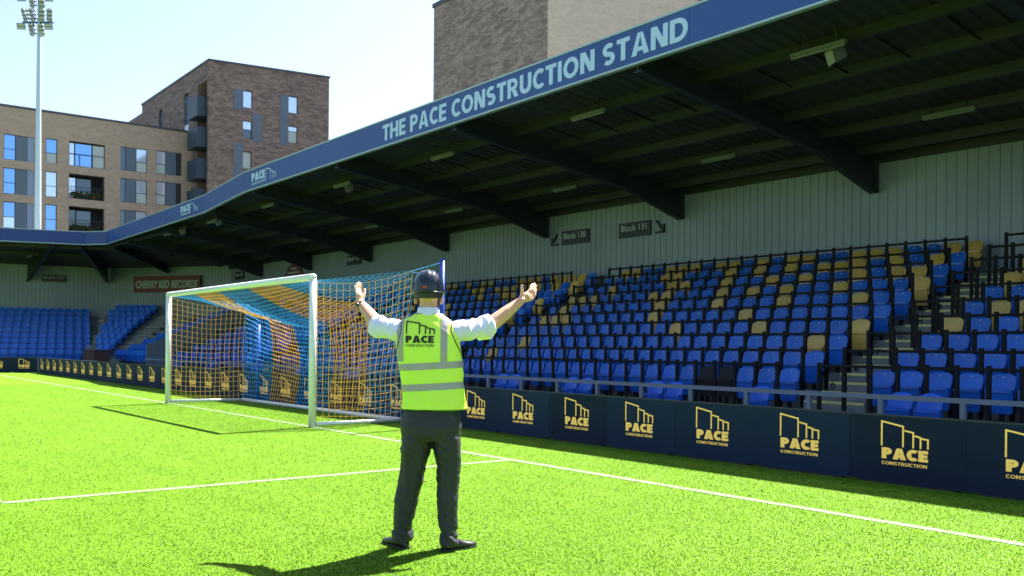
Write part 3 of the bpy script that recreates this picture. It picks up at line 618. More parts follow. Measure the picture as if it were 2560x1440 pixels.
# ------------------------------------------------------------------ black rails behind each row
post_me = MB().box(-.034, .034, -.022, .022, 0, 1.135).mesh('post', M['black'])
def rail(x0, x1, k, lab, xs):
    z = FLOOR(k) if k >= 0 else 0.; y = (ROWY(k) if k >= 0 else 7.2) + .3
    t = tag(empty('safety_rail', ((x0 + x1) / 2, y, z)), lab, 'rail', 'black rails standing behind the seat rows')
    w = (x1 - x0) / 2; b = MB(); b.box(-w, w, -.025, .025, 1.05, 1.10); b.build('top_bar', M['black'], t, bevel=.008)
    for x in xs: inst('post', post_me, t, (x - (x0 + x1) / 2, 0, 0))
for k in range(-1, 9):
    rn = 'lowest black rail' if k < 0 else 'black rail behind the %s seat row up' % ORD[k]
    xs = [3.71 - .4825 * j for j in range(25)]; rail(xs[-1], xs[0], k, rn + ' of the middle block', xs)
    xs = [4.58 + .4825 * j for j in range(16)]; rail(xs[0], xs[-1], k, rn + ' of the right block', xs)
    xs = [-9.72 - .4825 * j for j in range(20)]; rail(xs[-1], xs[0], k, rn + ' of the block left of the middle steps', xs)
    xs = [-21.9 - .4825 * 2 * j for j in range(10)]; rail(xs[-1], xs[0], k, rn + ' of the block behind the goal', xs)

# grey front rail
t = tag(empty('front_rail', (-10, 6.8, 0)), 'grey steel handrail with square posts running above the advertising boards', 'rail')
MB().box(-22, 24, -.03, .03, .585, .66).build('top_bar', M['grey_rail'], t)
me = MB().box(-.04, .04, -.03, .03, -.05, .585).mesh('post', M['grey_rail'])
x = 7.44
while x < 14: x += 1.291
while x > -31: inst('post', me, t, (x + 10, 0, 0)); x -= 1.291
# cladded parapet of the entrance behind the goal
t = tag(empty('parapet_wall', (-33, 11, 0)), 'grey blue ribbed parapet wall rising beside the seats behind the goal', 'wall')
b = MB(); ribbed(b, (0, 3.2), (0, -3.84), 0, 3, pitch=.3, zf=lambda q: 1.33 + .42 * (q.y + 3.84) if q.y > -3.84 else 1.33); b.build('cladding', M['clad2'], t)
b = MB(); b.add([(-.12, -3.84, 0), (-.12, 3.2, 0), (-.12, 3.2, 4.27), (-.12, -3.84, 1.31), (.0, -3.84, 0), (.0, -3.84, 1.31), (0, 3.2, 4.27)], [(0, 1, 2, 3), (0, 3, 5, 4), (3, 2, 6, 5)]); b.build('inner_face', M['clad2'], t)
t = tag(empty('equipment_box', (-39.6, 6.4, 0)), 'brown wooden box standing by the corner steps beyond the advertising boards', 'box')
MB().box(-1.1, 1.1, -.4, .4, 0, .95).build('body', M['board_wood'], t, bevel=.02); MB().box(-1.14, 1.14, -.44, .44, .951, 1.0).build('lid', M['board_wood'], t); MB().box(-1.16, -1.11, -.3, .0, .2, .7).build('yellow_plate', M['nosing'], t)
# ------------------------------------------------------------------ goal
goal = tag(empty('football_goal', (-3.72, 0, 0)), 'white football goal with orange and blue striped net', 'goal'); GO = Vector((-3.72, 0, 0))
def G(o): o.parent = goal; o.location = -GO; return o
for x in (0, -7.44): G(MB().tube([(x, 0, 0), (x, 0, 2.47)], .06, 20).build('post', M['white'], smooth=True))
b = MB(); b.tube([(-7.44, 0, 2.5), (0, 0, 2.5)], .06, 20); o = G(b.build('crossbar', M['white'], smooth=True))
me = bpy.data.meshes.new('corner'); bm = bmesh.new(); bmesh.ops.create_uvsphere(bm, u_segments=20, v_segments=12, radius=.0605); bm.to_mesh(me); bm.free()
for p in me.polygons: p.use_smooth = True
me.materials.append(M['white'])
for x in (0, -7.44): q = inst('corner_joint', me, goal, Vector((x, 0, 2.5)) - GO)
b = MB(); b.tube([(-7.44, .06, .045), (-7.2, 1.72, .045)], .035, 12); b.tube([(0, .06, .045), (-.02, 1.74, .045)], .035, 12); b.tube([(-7.2, 1.72, .045), (-.02, 1.74, .045)], .042, 12)
G(b.build('ground_frame', M['steelw'], smooth=True))
EL, ER = Vector((-7.12, 1.75, 2.33)), Vector((.32, 1.75, 2.68))
def back_top(u): q = EL.lerp(ER, u); q.z -= .66 * 4 * u * (1 - u) * (1 - .15 * math.cos(6 * u)); q.y -= .15 * math.sin(math.pi * u); return q
def net_pt(u, s):        # s from the crossbar (0) over the back edge (1) to the ground frame (2)
    if s <= 1:
        a = Vector((-7.40 + 7.36 * u, .07, 2.45)); q = a.lerp(back_top(u), s); q.z -= .10 * math.sin(math.pi * s) * math.sin(math.pi * u) ** .5; return q
    t = s - 1; q = back_top(u).lerp(Vector((-7.2 + 7.18 * u, 1.73, .06)), t); q.y += .16 * math.sin(math.pi * t) * math.sin(math.pi * u) - .0; q.x += .05 * math.sin(9 * u) * math.sin(math.pi * t); return q
nb = MB(); CR = .0053
def cord(pts, mi): nb.tube([wob(q) for q in pts], CR, 4, mi, cap=False)
NU, NT, NB = 62, 15, 20
def wob(q): return q + Vector((noise.noise(q * 2.1), noise.noise(q * 1.7 + Vector((5, 0, 0))), noise.noise(q * 1.9 + Vector((0, 9, 0))))) * .035 * min(1, max(0, (2.45 - q.z) * 4)) * min(1, q.z * 3) * min(1, max(0, q.y * 3))
def stripe(u): return 1 if int(min(.999, max(0, u)) * 5) % 2 == 0 else 0
for i in range(NU + 1):
    u = i / NU; cord([net_pt(u, s / 12) for s in range(0, 25)], stripe(u))
for j in list(range(1, NT + 1)) + [NT + q for q in range(1, NB)]:
    s = j / NT if j <= NT else 1 + (j - NT) / NB
    for q in range(5): cord([net_pt((q + t / 10) / 5, s) for t in range(11)], 1 if q % 2 == 0 else 0)
def side_pt(right, t, z):    # t from post to back corner, z 0..1 up
    a = Vector((0 if right else -7.44, .08, .06 + 2.36 * z)); bt = ER if right else EL; bb = Vector((-.02, 1.74, .06)) if right else Vector((-7.2, 1.72, .06))
    c = bb.lerp(bt, z); c.y -= .05 * math.sin(math.pi * z); q = a.lerp(c, t); q.z -= .10 * math.sin(math.pi * t) * (.35 + .65 * z); q.x += (.06 if right else .02) * math.sin(math.pi * t) * math.sin(math.pi * z); return q
for right in (0, 1):
    for i in range(16): cord([side_pt(right, i / 15, z / 12) for z in range(13)], 0)
    for j in range(1, 21): cord([side_pt(right, t / 10, j / 20) for t in range(11)], 0)
G(nb.build('net', [M['neto'], M['netb']]))
POLE = Vector((1.03, 1.9, 2.82))
for p0, h, lab in (((1.03, 1.9, 0), 2.83, 'tall blue pole holding the net behind the man'), ((-6.75, 1.9, 0), 1.85, 'blue pole behind the striped net near the far goal corner')):
    t = tag(empty('net_pole', p0), lab, 'pole', 'blue net poles'); MB().tube([(0, 0, 0), (0, 0, h)], .045, 14).build('shaft', M['bluepole'], t, smooth=True)
    MB().tube([(0, 0, h), (0, 0, h + .02)], .05, 14).build('cap', M['bluepole'], t); MB().tube([(0, 0, 0), (0, 0, .012)], .09, 14).build('foot', M['bluepole'], t)
    if h > 2.5:
        b = MB(); b.tube([(0, 0, h - .04), tuple(ER - Vector(p0))], .007, 5); b.tube([(0, 0, h - .3), tuple(ER - Vector(p0) - Vector((0, 0, .02)))], .004, 5); b.build('guy_cord', M['netb'], t)

# ------------------------------------------------------------------ advertising boards
W = 1.22
def board_meshes():
    b = MB(); b.box(-W / 2 + .0015, W / 2 - .0015, 0, .10, .02, .685); body = b.mesh('display', M['led'])
    b = MB(); b.box(-W / 2, W / 2, .01, .11, .686, .70); edge = b.mesh('edge_cap', M['ledframe']); foot = MB().box(-W / 2 + .1, W / 2 - .1, .02, .3, 0, .019).mesh('foot', M['ledframe'])
    e = MB(); logo_lines(e, Vector((-.245, -.004, .395)), Vector((1, 0, 0)), Vector((0, 0, 1)), Vector((0, -1, 0)), .485, .24, .017)
    emb = e.mesh('emblem', M['gold']); return body, edge, emb, foot
body, edge, emb, foot = board_meshes()
def board(loc, rz, lab):
    t = tag(empty('advertising_board', loc, rz), lab, 'advertising board', 'advertising boards behind the goal line')
    inst('display', body, t); inst('edge_cap', edge, t); inst('foot', foot, t); inst('emblem', emb, t)
    inst('lettering', WORD, t); inst('small_lettering', SMALL, t); return t
o = stroke_text('lettering', 'PACE', (-.245, .0, .257), (1, 0, 0), (0, 0, 1), .485, .112, M['gold'], t=.31, depth=.004, gap=.045); WORD = o.data; bpy.data.objects.remove(o)
o = stroke_text('small_lettering', 'CONSTRUCTION', (-.245, .0, .197), (1, 0, 0), (0, 0, 1), .475, .033, M['gold'], t=.17, depth=.004, gap=.14); SMALL = o.data; bpy.data.objects.remove(o)
i = 0; x = 8.0 + W * 4
while x > -32.0:
    if x < 10.8:
        lab = 'dark LED board with gold logo, %s from the right edge of the picture' % ORD[i]; i += 1
    else: lab = 'dark LED board with gold logo beyond the right edge, %d' % int(x)
    if x < 10.8 or x < 14: board((x, 2.0, 0), 0, lab)
    x -= W
SD = Vector((-.6, -.8, 0)); x0 = Vector((-32.0, 2.0, 0))
for q in range(5): board(x0 + SD * (W * (q + .5)), math.atan2(.8, .6), 'angled dark LED board at the far left corner, %s from the bend' % ORD[q])

# ------------------------------------------------------------------ floodlight mast
mast = tag(empty('floodlight_mast', (-53.45, 6.1, 0)), 'tall pale floodlight mast rising behind the blue roof edge at far left', 'floodlight')
MB().tube([(0, 0, 0), (0, 0, 10), (0, 0, 21), (0, 0, 26)], [.24, .22, .13, .10], 14).build('pole', M['steel'], mast, smooth=True)
LA = rt   # lamp arms run across the view
for z in (22.68, 25.6 - 1.05):
    MB().bar(tuple(-LA * 1.1 + Vector((0, 0, z))), tuple(LA * .95 + Vector((0, 0, z))), .10, .12).build('cross_arm', M['dsteel'], mast)
b = MB(); b.tube([(0, 0, -.13), (0, 0, .0), (0, 0, .06)], [.08, .17, .19], 12); b.tube([(0, 0, -.3), (0, 0, -.13)], [.11, .09], 10); b.box(-.2, .2, -.02, .02, .05, .07); lampb = b.mesh('lamp', M['dsteel'], True)
b = MB(); b.tube([(0, 0, .061), (0, 0, .066)], .18, 12); lens = b.mesh('lens', M['lamp'])
def lamp(u, z, az, w=0):
    d = (Vector((.75, -.45, -.55)) + LA * az).normalized(); o = inst('lamp', lampb, mast, tuple(LA * u + Vector((0, 0, z)) - fw * .12), d.to_track_quat('Z', 'Y').to_euler())
    inst('lens', lens, o)
for zb in (22.68, 24.55):
    for u, az in ((-1.0, -.7), (-.50, -.5), (.22, .05), (.72, .3)):
        for q in range(3): lamp(u + .07 * q * (u < 0), zb + .72 - .26 * q, az)
    for u, az in ((-.50, -.5), (.15, 0)):
        for q in range(3): lamp(u + .05 * q, zb - .28 - .25 * q, az)
    for u, az in ((-1.1, -.9), (.72, .3)):
        d = Vector((.75, -.45, -.4)).normalized(); o = MB().box(-.26, .26, -.2, .2, -.08, .08).build('box_lamp', M['dsteel'], mast); o.location = tuple(LA * u + Vector((0, 0, zb - .33)) - fw * .2); o.rotation_euler = d.to_track_quat('Z', 'Y').to_euler()
        for s in (-.095, .095): MB().box(-.23, .23, s - .07, s + .07, .081, .09).build('lens', M['lamp'], o)

# ------------------------------------------------------------------ buildings
def facade_x(b, X, y0, y1, z0, z1, holes, mi, thick=.35):   # wall with openings in the plane X, facing +X
    ys = sorted(set([y0, y1] + [h[0] for h in holes] + [h[1] for h in holes])); zs = sorted(set([z0, z1] + [h[2] for h in holes] + [h[3] for h in holes]))
    for i in range(len(ys) - 1):
        for j in range(len(zs) - 1):
            cy, cz = (ys[i] + ys[i + 1]) / 2, (zs[j] + zs[j + 1]) / 2
            if any(h[0] < cy < h[1] and h[2] < cz < h[3] for h in holes): continue
            b.add([(X, ys[i], zs[j]), (X, ys[i + 1], zs[j]), (X, ys[i + 1], zs[j + 1]), (X, ys[i], zs[j + 1])], [(0, 1, 2, 3)], mi)
    for h in holes:
        a, c, d, e = h[:4]
        b.add([(X, a, d), (X, c, d), (X, c, e), (X, a, e), (X - thick, a, d), (X - thick, c, d), (X - thick, c, e), (X - thick, a, e)], [(0, 1, 5, 4), (1, 2, 6, 5), (2, 3, 7, 6), (3, 0, 4, 7)], mi)
def window(t, X, y0, y1, z0, z1, g='glassb', split=.42, low=None, depth=.14):
    """a framed window set back in its opening; t has identity rotation and X is world based on t"""
    b = MB(); f = .055; x = X - depth
    b.box(x - .05, x, y0, y1, z0, z0 + f); b.box(x - .05, x, y0, y1, z1 - f, z1); b.box(x - .05, x, y0, y0 + f, z0 + f, z1 - f); b.box(x - .05, x, y1 - f, y1, z0 + f, z1 - f)
    zm = z0 + (z1 - z0) * split
    if split: b.box(x - .05, x, y0 + f, y1 - f, zm - f / 2, zm + f / 2)
    w = b.build('window', M['frame'], t); w.location = -t.location
    MB().box(x - .04, x - .02, y0 + f, y1 - f, (zm + f / 2) if split else z0 + f, z1 - f).build('pane', M[g], w)
    if split: MB().box(x - .04, x - .02, y0 + f, y1 - f, z0 + f, zm - f / 2).build('pane', M[low or g], w)
def part(t, name, b, m): o = b.build(name, M[m], t); o.location = -t.location; return o

t = tag(empty('apartment_block', (-83, 8, 0)), 'low beige brick apartment block with flat roof and three rows of windows at left', 'building')
X = -77.; holes = []; rows = [(17.50, 19.75), (14.50, 16.78), (11.48, 13.80), (8.5, 10.8)]
cols = [(-21.0, -19.2, 'pair'), (-15.6, -14.6, 'single'), (-12.5, -9.4, 'big'), (-6.5, -4.0, 'pair'), (-1.6, 1.0, 'pair2'), (3.2, 4.4, 'single'), (7.86, 10.34, 'pair'), (11.28, 12.23, 'single'), (13.24, 16.36, 'big'), (17.78, 20.24, 'tri'), (21.08, 23.54, 'pair3')]
for c in cols:
    for z in rows: dz = (c[0] - 8) * .022; holes.append((c[0], c[1], z[0] + dz, z[1] + dz, c[2]))
b = MB(); facade_x(b, X, -30, 24.55, 0, 22.15, holes, 0); b.box(X - 12, X - .001, -30, 24.5, 21.9, 22.149); b.add([(X, 24.55, 0), (X - 12, 24.55, 0), (X - 12, 24.55, 22.15), (X, 24.55, 22.15)], [(0, 1, 2, 3)])
part(t, 'wall', b, 'beige'); part(t, 'parapet_coping', MB().box(X - 12, X + .08, -30, 24.6, 22.151, 22.33), 'coping')
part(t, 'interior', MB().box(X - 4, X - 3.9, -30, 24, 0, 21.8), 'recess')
rnd = random.Random(4)
for y0, y1, z0, z1, kd in holes:
    r_ = rnd.random(); g = 'glassb' if r_ < .55 else 'glassp'; lo = ['blind', 'glassp', 'glassb', 'blind'][int(rnd.random() * 4)]
    if kd == 'single': window(t, X, y0, y1, z0, z1, g, .43, lo)
    elif kd in ('pair', 'pair2'):
        window(t, X, y0, y0 + .97, z0, z1, 'glassb', .43, lo); part(t, 'infill_panel', MB().box(X - .16, X - .10, y0 + .97, y0 + 1.95, z0, z1), 'panel'); part(t, 'pale_panel', MB().box(X - .14, X - .08, y0 + 1.95, y1, z0, z1), 'panelp')
    elif kd == 'tri':
        window(t, X, y0, y0 + .48, z0, z1, 'glassd', 0); part(t, 'infill_panel', MB().box(X - .16, X - .10, y0 + .48, y0 + 1.43, z0, z1), 'panel'); window(t, X, y0 + 1.43, y1, z0, z1, 'glassp', .43, 'blind')
    elif kd == 'pair3':
        window(t, X, y0, y0 + .95, z0, z1, 'glassp', .43, 'blind'); part(t, 'infill_panel', MB().box(X - .16, X - .10, y0 + .95, y0 + 1.93, z0, z1), 'panel'); part(t, 'dark_louvre', MB().box(X - .2, X - .14, y0 + 1.93, y1, z0, z1), 'recess')
    else:
        k = rows.index(min(rows, key=lambda q: abs(q[0] - z0)))
        if k == 0 and y0 > 0:   # flush glazed front with a glass guard
            window(t, X, y0, y0 + .5, z0, z1 - .12, 'glassp', 0); window(t, X, y0 + .5, y0 + 2.0, z0, z1 - .12, 'glassb', 0); window(t, X, y0 + 2.0, y1, z0, z1 - .12, 'blind', 0)
            b = MB(); b.box(X - .04, X, y0, y1, z0 + 1.08, z0 + 1.13); b.box(X - .04, X, y0 + .9, y0 + .94, z0, z0 + 1.08); b.box(X - .04, X, y0 + 2.0, y0 + 2.04, z0, z0 + 1.08); part(t, 'guard_rail', b, 'frame')
        else:
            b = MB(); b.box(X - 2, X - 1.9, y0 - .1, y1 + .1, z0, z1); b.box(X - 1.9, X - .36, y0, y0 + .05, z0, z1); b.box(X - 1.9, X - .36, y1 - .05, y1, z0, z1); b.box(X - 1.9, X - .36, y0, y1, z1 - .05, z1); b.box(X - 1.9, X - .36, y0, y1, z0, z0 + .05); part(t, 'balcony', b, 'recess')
            window(t, X, y0 + .1, y0 + .8, z0 + .05, z1 - .2, 'glassp' if k < 2 else 'glassd', 0, depth=.9); window(t, X, y0 + .85, y0 + 2.2, z0 + .05, z1 - .2, 'glassd', 0, depth=1.1)
            b = MB(); b.box(X - .06, X - .01, y0, y1, z0 + 1.05, z0 + 1.1); [b.box(X - .05, X - .02, y0 + q * .2, y0 + q * .2 + .02, z0, z0 + 1.05) for q in range(int((y1 - y0) / .2))]; part(t, 'railing', b, 'frame')
            if k in (1, 2) and y0 > 0:
                b = MB(); rr = random.Random(k)
                for _ in range(160):
                    cy = y0 + .3 + rr.random() * 2.6; cz = z0 + .15 + rr.random() * .55; s = .05 + rr.random() * .06; b.obox((X - .35 - rr.random() * .3, cy, cz), (s, 0, s * .4), (0, s, s * .3), (s * .2, 0, .02), 1 if rr.random() < (.15 if k == 1 else .05) else 0)
                o = b.build('balcony_plants', [M['plant'], M['flower']], t); o.location = -t.location

t = tag(empty('brick_tower', (-82, 31, 0)), 'mottled brown brick apartment tower with slanting roofline and corner balconies', 'building')
X = -72.4; YT = 24.49; Hs = []
W_ = [(27.92, 28.85, 24.35, 26.0, 'glassp'), (27.92, 28.82, 21.42, 23.08, 'mix'), (27.92, 28.82, 18.42, 20.1, 'blind'), (32.64, 33.64, 24.57, 26.25, 'glassp'), (32.64, 33.64, 21.58, 23.26, 'mix2'), (27.92, 28.82, 15.4, 17.1, 'glassp'), (32.64, 33.64, 18.5, 20.2, 'blind'), (35.2, 36.1, 18.5, 19.6, 'glassb')]
b = MB(); facade_x(b, X, YT, 37.1, 0, 28.2, [w[:4] for w in W_], 0)
b.add([(X, YT, 28.2), (X, 37.1, 28.2), (X, 37.1, 28.8), (X, YT, 28.2)][:3], [(0, 1, 2)])
# side face with balcony recess
def face_y(b, Y, x0, x1, z0, z1, holes):
    xs = sorted(set([x0, x1] + [h[0] for h in holes] + [h[1] for h in holes])); zs = sorted(set([z0, z1] + [h[2] for h in holes] + [h[3] for h in holes]))
    for i in range(len(xs) - 1):
        for j in range(len(zs) - 1):
            cx, cz = (xs[i] + xs[i + 1]) / 2, (zs[j] + zs[j + 1]) / 2
            if any(h[0] < cx < h[1] and h[2] < cz < h[3] for h in holes): continue
            b.add([(xs[i], Y, zs[j]), (xs[i + 1], Y, zs[j]), (xs[i + 1], Y, zs[j + 1]), (xs[i], Y, zs[j + 1])], [(0, 1, 2, 3)])
    for h in holes:
        a, c, d, e = h[:4]; b.add([(a, Y, d), (c, Y, d), (c, Y, e), (a, Y, e), (a, Y + 1.6, d), (c, Y + 1.6, d), (c, Y + 1.6, e), (a, Y + 1.6, e)], [(0, 1, 5, 4), (1, 2, 6, 5), (2, 3, 7, 6), (3, 0, 4, 7), (4, 5, 6, 7)])
face_y(b, YT, -93.4, X, 0, 28.2, [(-75.4, -72.75, 6, 26.5), (-79.4, -77.9, 22.6, 26.4), (-87.4, -86.2, 23.5, 26.4)])
b.add([(-93.4, YT, 0), (-93.4, 37, 0), (-93.4, 37, 28.2), (-93.4, YT, 28.2), (X, 37.1, 0), (X, 37.1, 28.8), (-93.4, 37.1, 28.2), (-93.4, 37.1, 0)], [(0, 1, 2, 3), (4, 5, 6, 7)])
part(t, 'wall', b, 'brick')
b = MB(); b.add([(-93.5, YT - .08, 28.2), (X + .08, YT - .08, 28.2), (X + .08, 37.2, 28.8), (-93.5, 37.2, 28.4), (-93.5, YT - .08, 28.38), (X + .08, YT - .08, 28.38), (X + .08, 37.2, 28.98), (-93.5, 37.2, 28.58)], [(0, 1, 2, 3), (4, 5, 6, 7), (0, 1, 5, 4), (1, 2, 6, 5), (2, 3, 7, 6), (3, 0, 4, 7)]); part(t, 'roof_edge', b, 'coping')
b = MB(); b.box(-103, -93.41, YT + .02, 34, 0, 27.2); part(t, 'lower_wing', b, 'brick'); part(t, 'wing_coping', MB().box(-103, -93.41, YT, 34, 27.201, 27.35), 'coping')
for y0, y1, z0, z1, g in W_:
    if g == 'mix': window(t, X, y0, y1, z0, z1, 'glassp', .5, 'glassd')
    elif g == 'mix2': window(t, X, y0, y1, z0, z1, 'glassp', .7, 'blind')
    elif g == 'blind': window(t, X, y0, y1, z0, z1, 'blind', 0)
    else: window(t, X, y0, y1, z0, z1, g, 0)
for y0, y1, z0, z1 in ((26.98, 27.9, 24.05, 25.98), (28.9, 29.85, 21.1, 23.9), (26.98, 27.9, 17.3, 20.85), (31.74, 32.62, 23.72, 26.27), (31.74, 32.62, 21.18, 23.7), (28.9, 29.85, 14.5, 17.9), (34.3, 35.2, 17.0, 19.7)):
    part(t, 'infill_panel', MB().box(X - .02, X + .03, y0, y1, z0, z1), 'panel')
for z0, z1 in ((23.0, 25.3), (20.1, 22.5), (17.1, 19.5), (14.2, 16.5)):
    b = MB(); b.box(-75.6, -72.9, YT - .9, YT - .82, z0, z0 + 1.9); b.box(-75.6, -75.52, YT - .82, YT + .9, z0, z0 + 1.9); b.box(-72.98, -72.9, YT - .82, YT + .0, z0, z0 + 1.9); b.box(-75.52, -72.98, YT - .82, YT + 1.2, z0, z0 + .15); part(t, 'balcony', b, 'balc')
def tall_win(x0, x1, z0, z1):
    b = MB(); f = .08; y = YT + .25
    b.box(x0, x1, y, y + .05, z0, z0 + f); b.box(x0, x1, y, y + .05, z1 - f, z1); b.box(x0, x0 + f, y, y + .05, z0 + f, z1 - f); b.box(x1 - f, x1, y, y + .05, z0 + f, z1 - f); w = part(t, 'window', b, 'frame')
    MB().box(x0 + f, (x0 + x1) / 2, y + .01, y + .03, z0 + f, z1 - f).build('pane', M['glassb'], w); MB().box((x0 + x1) / 2 + .02, x1 - f, y + .01, y + .03, z0 + f, z1 - f).build('pane', M['glassp'], w)
tall_win(-79.4, -77.9, 23.4, 26.4); tall_win(-87.4, -86.2, 23.5, 26.4)
part(t, 'white_panel', MB().box(-79.4, -77.9, YT + .1, YT + .15, 22.62, 23.3), 'white')

t = tag(empty('tall_building', (-31.65, 31.9, 0)), 'tall plain building behind the stand, one brown brick face and one pale beige face', 'building')
b = MB(); b.add([(-45.0, 31.9, 0), (-31.65, 31.9, 0), (-31.65, 31.9, 27), (-45.0, 31.9, 27), (-45, 50, 0), (-45, 50, 27)], [(0, 1, 2, 3), (0, 4, 5, 3)]); part(t, 'brick_wall', b, 'brickg')
b = MB(); b.add([(-31.65, 31.9, 0), (-31.65, 62, 0), (-31.65, 62, 27), (-31.65, 31.9, 27), (-45, 62, 0), (-45, 62, 27)], [(0, 1, 2, 3), (1, 4, 5, 2)]); part(t, 'beige_wall', b, 'beige2')
part(t, 'roof', MB().box(-45.1, -31.55, 31.8, 62.1, 27.001, 27.3), 'coping')
# ------------------------------------------------------------------ the man
from mathutils.bvhtree import BVHTree
man = tag(empty('person', (8.95, -3.47, 0), math.atan2(rt.y, rt.x)), 'man seen from behind in yellow vest and dark hard hat, arms held out wide', 'person')
def ring_loft(mb, rings, n=28, e=2.0):       # rings: (centre, rx, ry) in the horizontal plane
    o = len(mb.v)
    for c, rx, ry in rings:
        for k in range(n):
            a = 2 * math.pi * k / n; ca, sa = math.cos(a), math.sin(a); f = (abs(ca) ** e + abs(sa) ** e) ** (-1 / e)
            mb.v.append((c[0] + rx * ca * f, c[1] + ry * sa * f, c[2]))
    for i in range(len(rings) - 1):
        for k in range(n): mb.f.append((o + i * n + k, o + i * n + (k + 1) % n, o + (i + 1) * n + (k + 1) % n, o + (i + 1) * n + k)); mb.m.append(0)
    mb.f.append(tuple(o + k for k in reversed(range(n)))); mb.m.append(0); mb.f.append(tuple(o + (len(rings) - 1) * n + k for k in range(n))); mb.m.append(0)
def ball(mb, c, rx, ry=None, rz=None, rot=None, n=14):
    ry = ry or rx; rz = rz or rx; c = Vector(c); vs = []; fs = []; m_ = n // 2 + 1
    for j in range(m_ + 1):
        th = math.pi * j / m_
        for k in range(n):
            ph = 2 * math.pi * k / n; v = Vector((rx * math.sin(th) * math.cos(ph), ry * math.sin(th) * math.sin(ph), rz * math.cos(th)))
            if rot: v = rot @ v
            vs.append(c + v)
    for j in range(m_):
        for k in range(n): fs.append((j * n + k, (j + 1) * n + k, (j + 1) * n + (k + 1) % n, j * n + (k + 1) % n))
    mb.add(vs, fs)
def limb(mb, pts, rs, n=14, sq=1.0, step=.012):
    """smooth tapered limb through pts: overlapping rings with round ends"""
    pts = [Vector(p) for p in pts]
    for i in range(len(pts) - 1):
        k = max(2, int((pts[i + 1] - pts[i]).length / step / 2)); mb.tube([pts[i].lerp(pts[i + 1], t / k) for t in range(k + 1)], [rs[i] + (rs[i + 1] - rs[i]) * t / k for t in range(k + 1)], n, sq=sq)
    for p, r_ in zip(pts, rs): ball(mb, p, r_ * .995)
def remesh(mb, name, m, vox=.006, it=2, disp=None, parent=man):
    me = bpy.data.meshes.new(name); me.from_pydata(mb.v, [], mb.f); bm = bmesh.new(); bm.from_mesh(me); bmesh.ops.remove_doubles(bm, verts=bm.verts, dist=1e-5); bmesh.ops.recalc_face_normals(bm, faces=bm.faces); bm.to_mesh(me); bm.free()
    o = bpy.data.objects.new(name, me); C.objects.link(o); md = o.modifiers.new('r', 'REMESH'); md.mode = 'VOXEL'; md.voxel_size = vox; md.adaptivity = 0
    dg = bpy.context.evaluated_depsgraph_get(); me2 = bpy.data.meshes.new_from_object(o.evaluated_get(dg)); o.modifiers.clear(); bpy.data.meshes.remove(me) if False else None
    bm = bmesh.new(); bm.from_mesh(me2)
    for _ in range(it): bmesh.ops.smooth_vert(bm, verts=bm.verts, factor=.5, use_axis_x=True, use_axis_y=True, use_axis_z=True)
    if disp:
        bm.normal_update()
        for v in bm.verts: v.co = v.co + v.normal * disp(v.co)
        bmesh.ops.smooth_vert(bm, verts=bm.verts, factor=.5, use_axis_x=True, use_axis_y=True, use_axis_z=True)
    for f in bm.faces: f.smooth = True
    bm.to_mesh(me2); bm.free(); me2.name = name; me2.materials.clear(); me2.materials.append(M[m]); o.data = me2; o.parent = parent; return o

SL, EL_, WL = Vector((-.215, 0, 1.465)), Vector((-.42, .23, 1.50)), Vector((-.578, .44, 1.678))
SR, ER_, WR = Vector((.105, 0, 1.465)), Vector((.345, .18, 1.500)), Vector((.585, .30, 1.695))
# body: one continuous surface
b = MB()
ring_loft(b, [((-.03, 0, .80), .15, .10), ((-.03, 0, .95), .165, .105), ((-.045, 0, 1.15), .155, .10), ((-.055, 0, 1.35), .18, .11), ((-.058, 0, 1.46), .185, .095), ((-.058, 0, 1.53), .13, .07), ((-.056, 0, 1.58), .06, .055)])
limb(b, [(-.056, -.005, 1.54), (-.055, .0, 1.60), (-.055, .01, 1.68)], [.066, .060, .062], 16)
ball(b, (-.055, .020, 1.765), .078, .098, .098, n=20); ball(b, (-.055, .040, 1.690), .062, .070, .070, n=18); ball(b, (-.055, .000, 1.705), .070, .072, .062, n=18)
ball(b, (-.055, .085, 1.640), .030, .026, .022); ball(b, (-.055, .112, 1.745), .050, .020, .014)
limb(b, [(-.055, .112, 1.745), (-.055, .132, 1.705)], [.010, .015], 8); ball(b, (-.072, .122, 1.700), .010); ball(b, (-.038, .122, 1.700), .010)
ball(b, (-.055, .108, 1.672), .024, .012, .006); ball(b, (-.055, .107, 1.661), .022, .012, .007)
for s in (-1, 1):
    ball(b, (-.055 + s * .087, .004, 1.680), .011, .021, .034, rot=Matrix.Rotation(s * .35, 3, 'Z')); ball(b, (-.055 + s * .040, .090, 1.700), .024, .020, .020)
    ball(b, (-.055 + s * .080, .016, 1.672), .009, .010, .013)
for S, E_, W_2 in ((SL, EL_, WL), (SR, ER_, WR)):
    d = (W_2 - E_); limb(b, [S, S.lerp(E_, .5), E_, E_ + d * .22, E_ + d * .55, E_ + d * .85, W_2], [.058, .053, .048, .053, .046, .034, .029], 14)
for sx, hip, knee, ank in ((-1, (-.12, 0, .82), (-.18, .02, .45), (-.215, .03, .10)), (1, (.06, 0, .82), (.085, .0, .45), (.092, -.045, .10))): limb(b, [hip, knee, ank], [.085, .055, .04], 14)
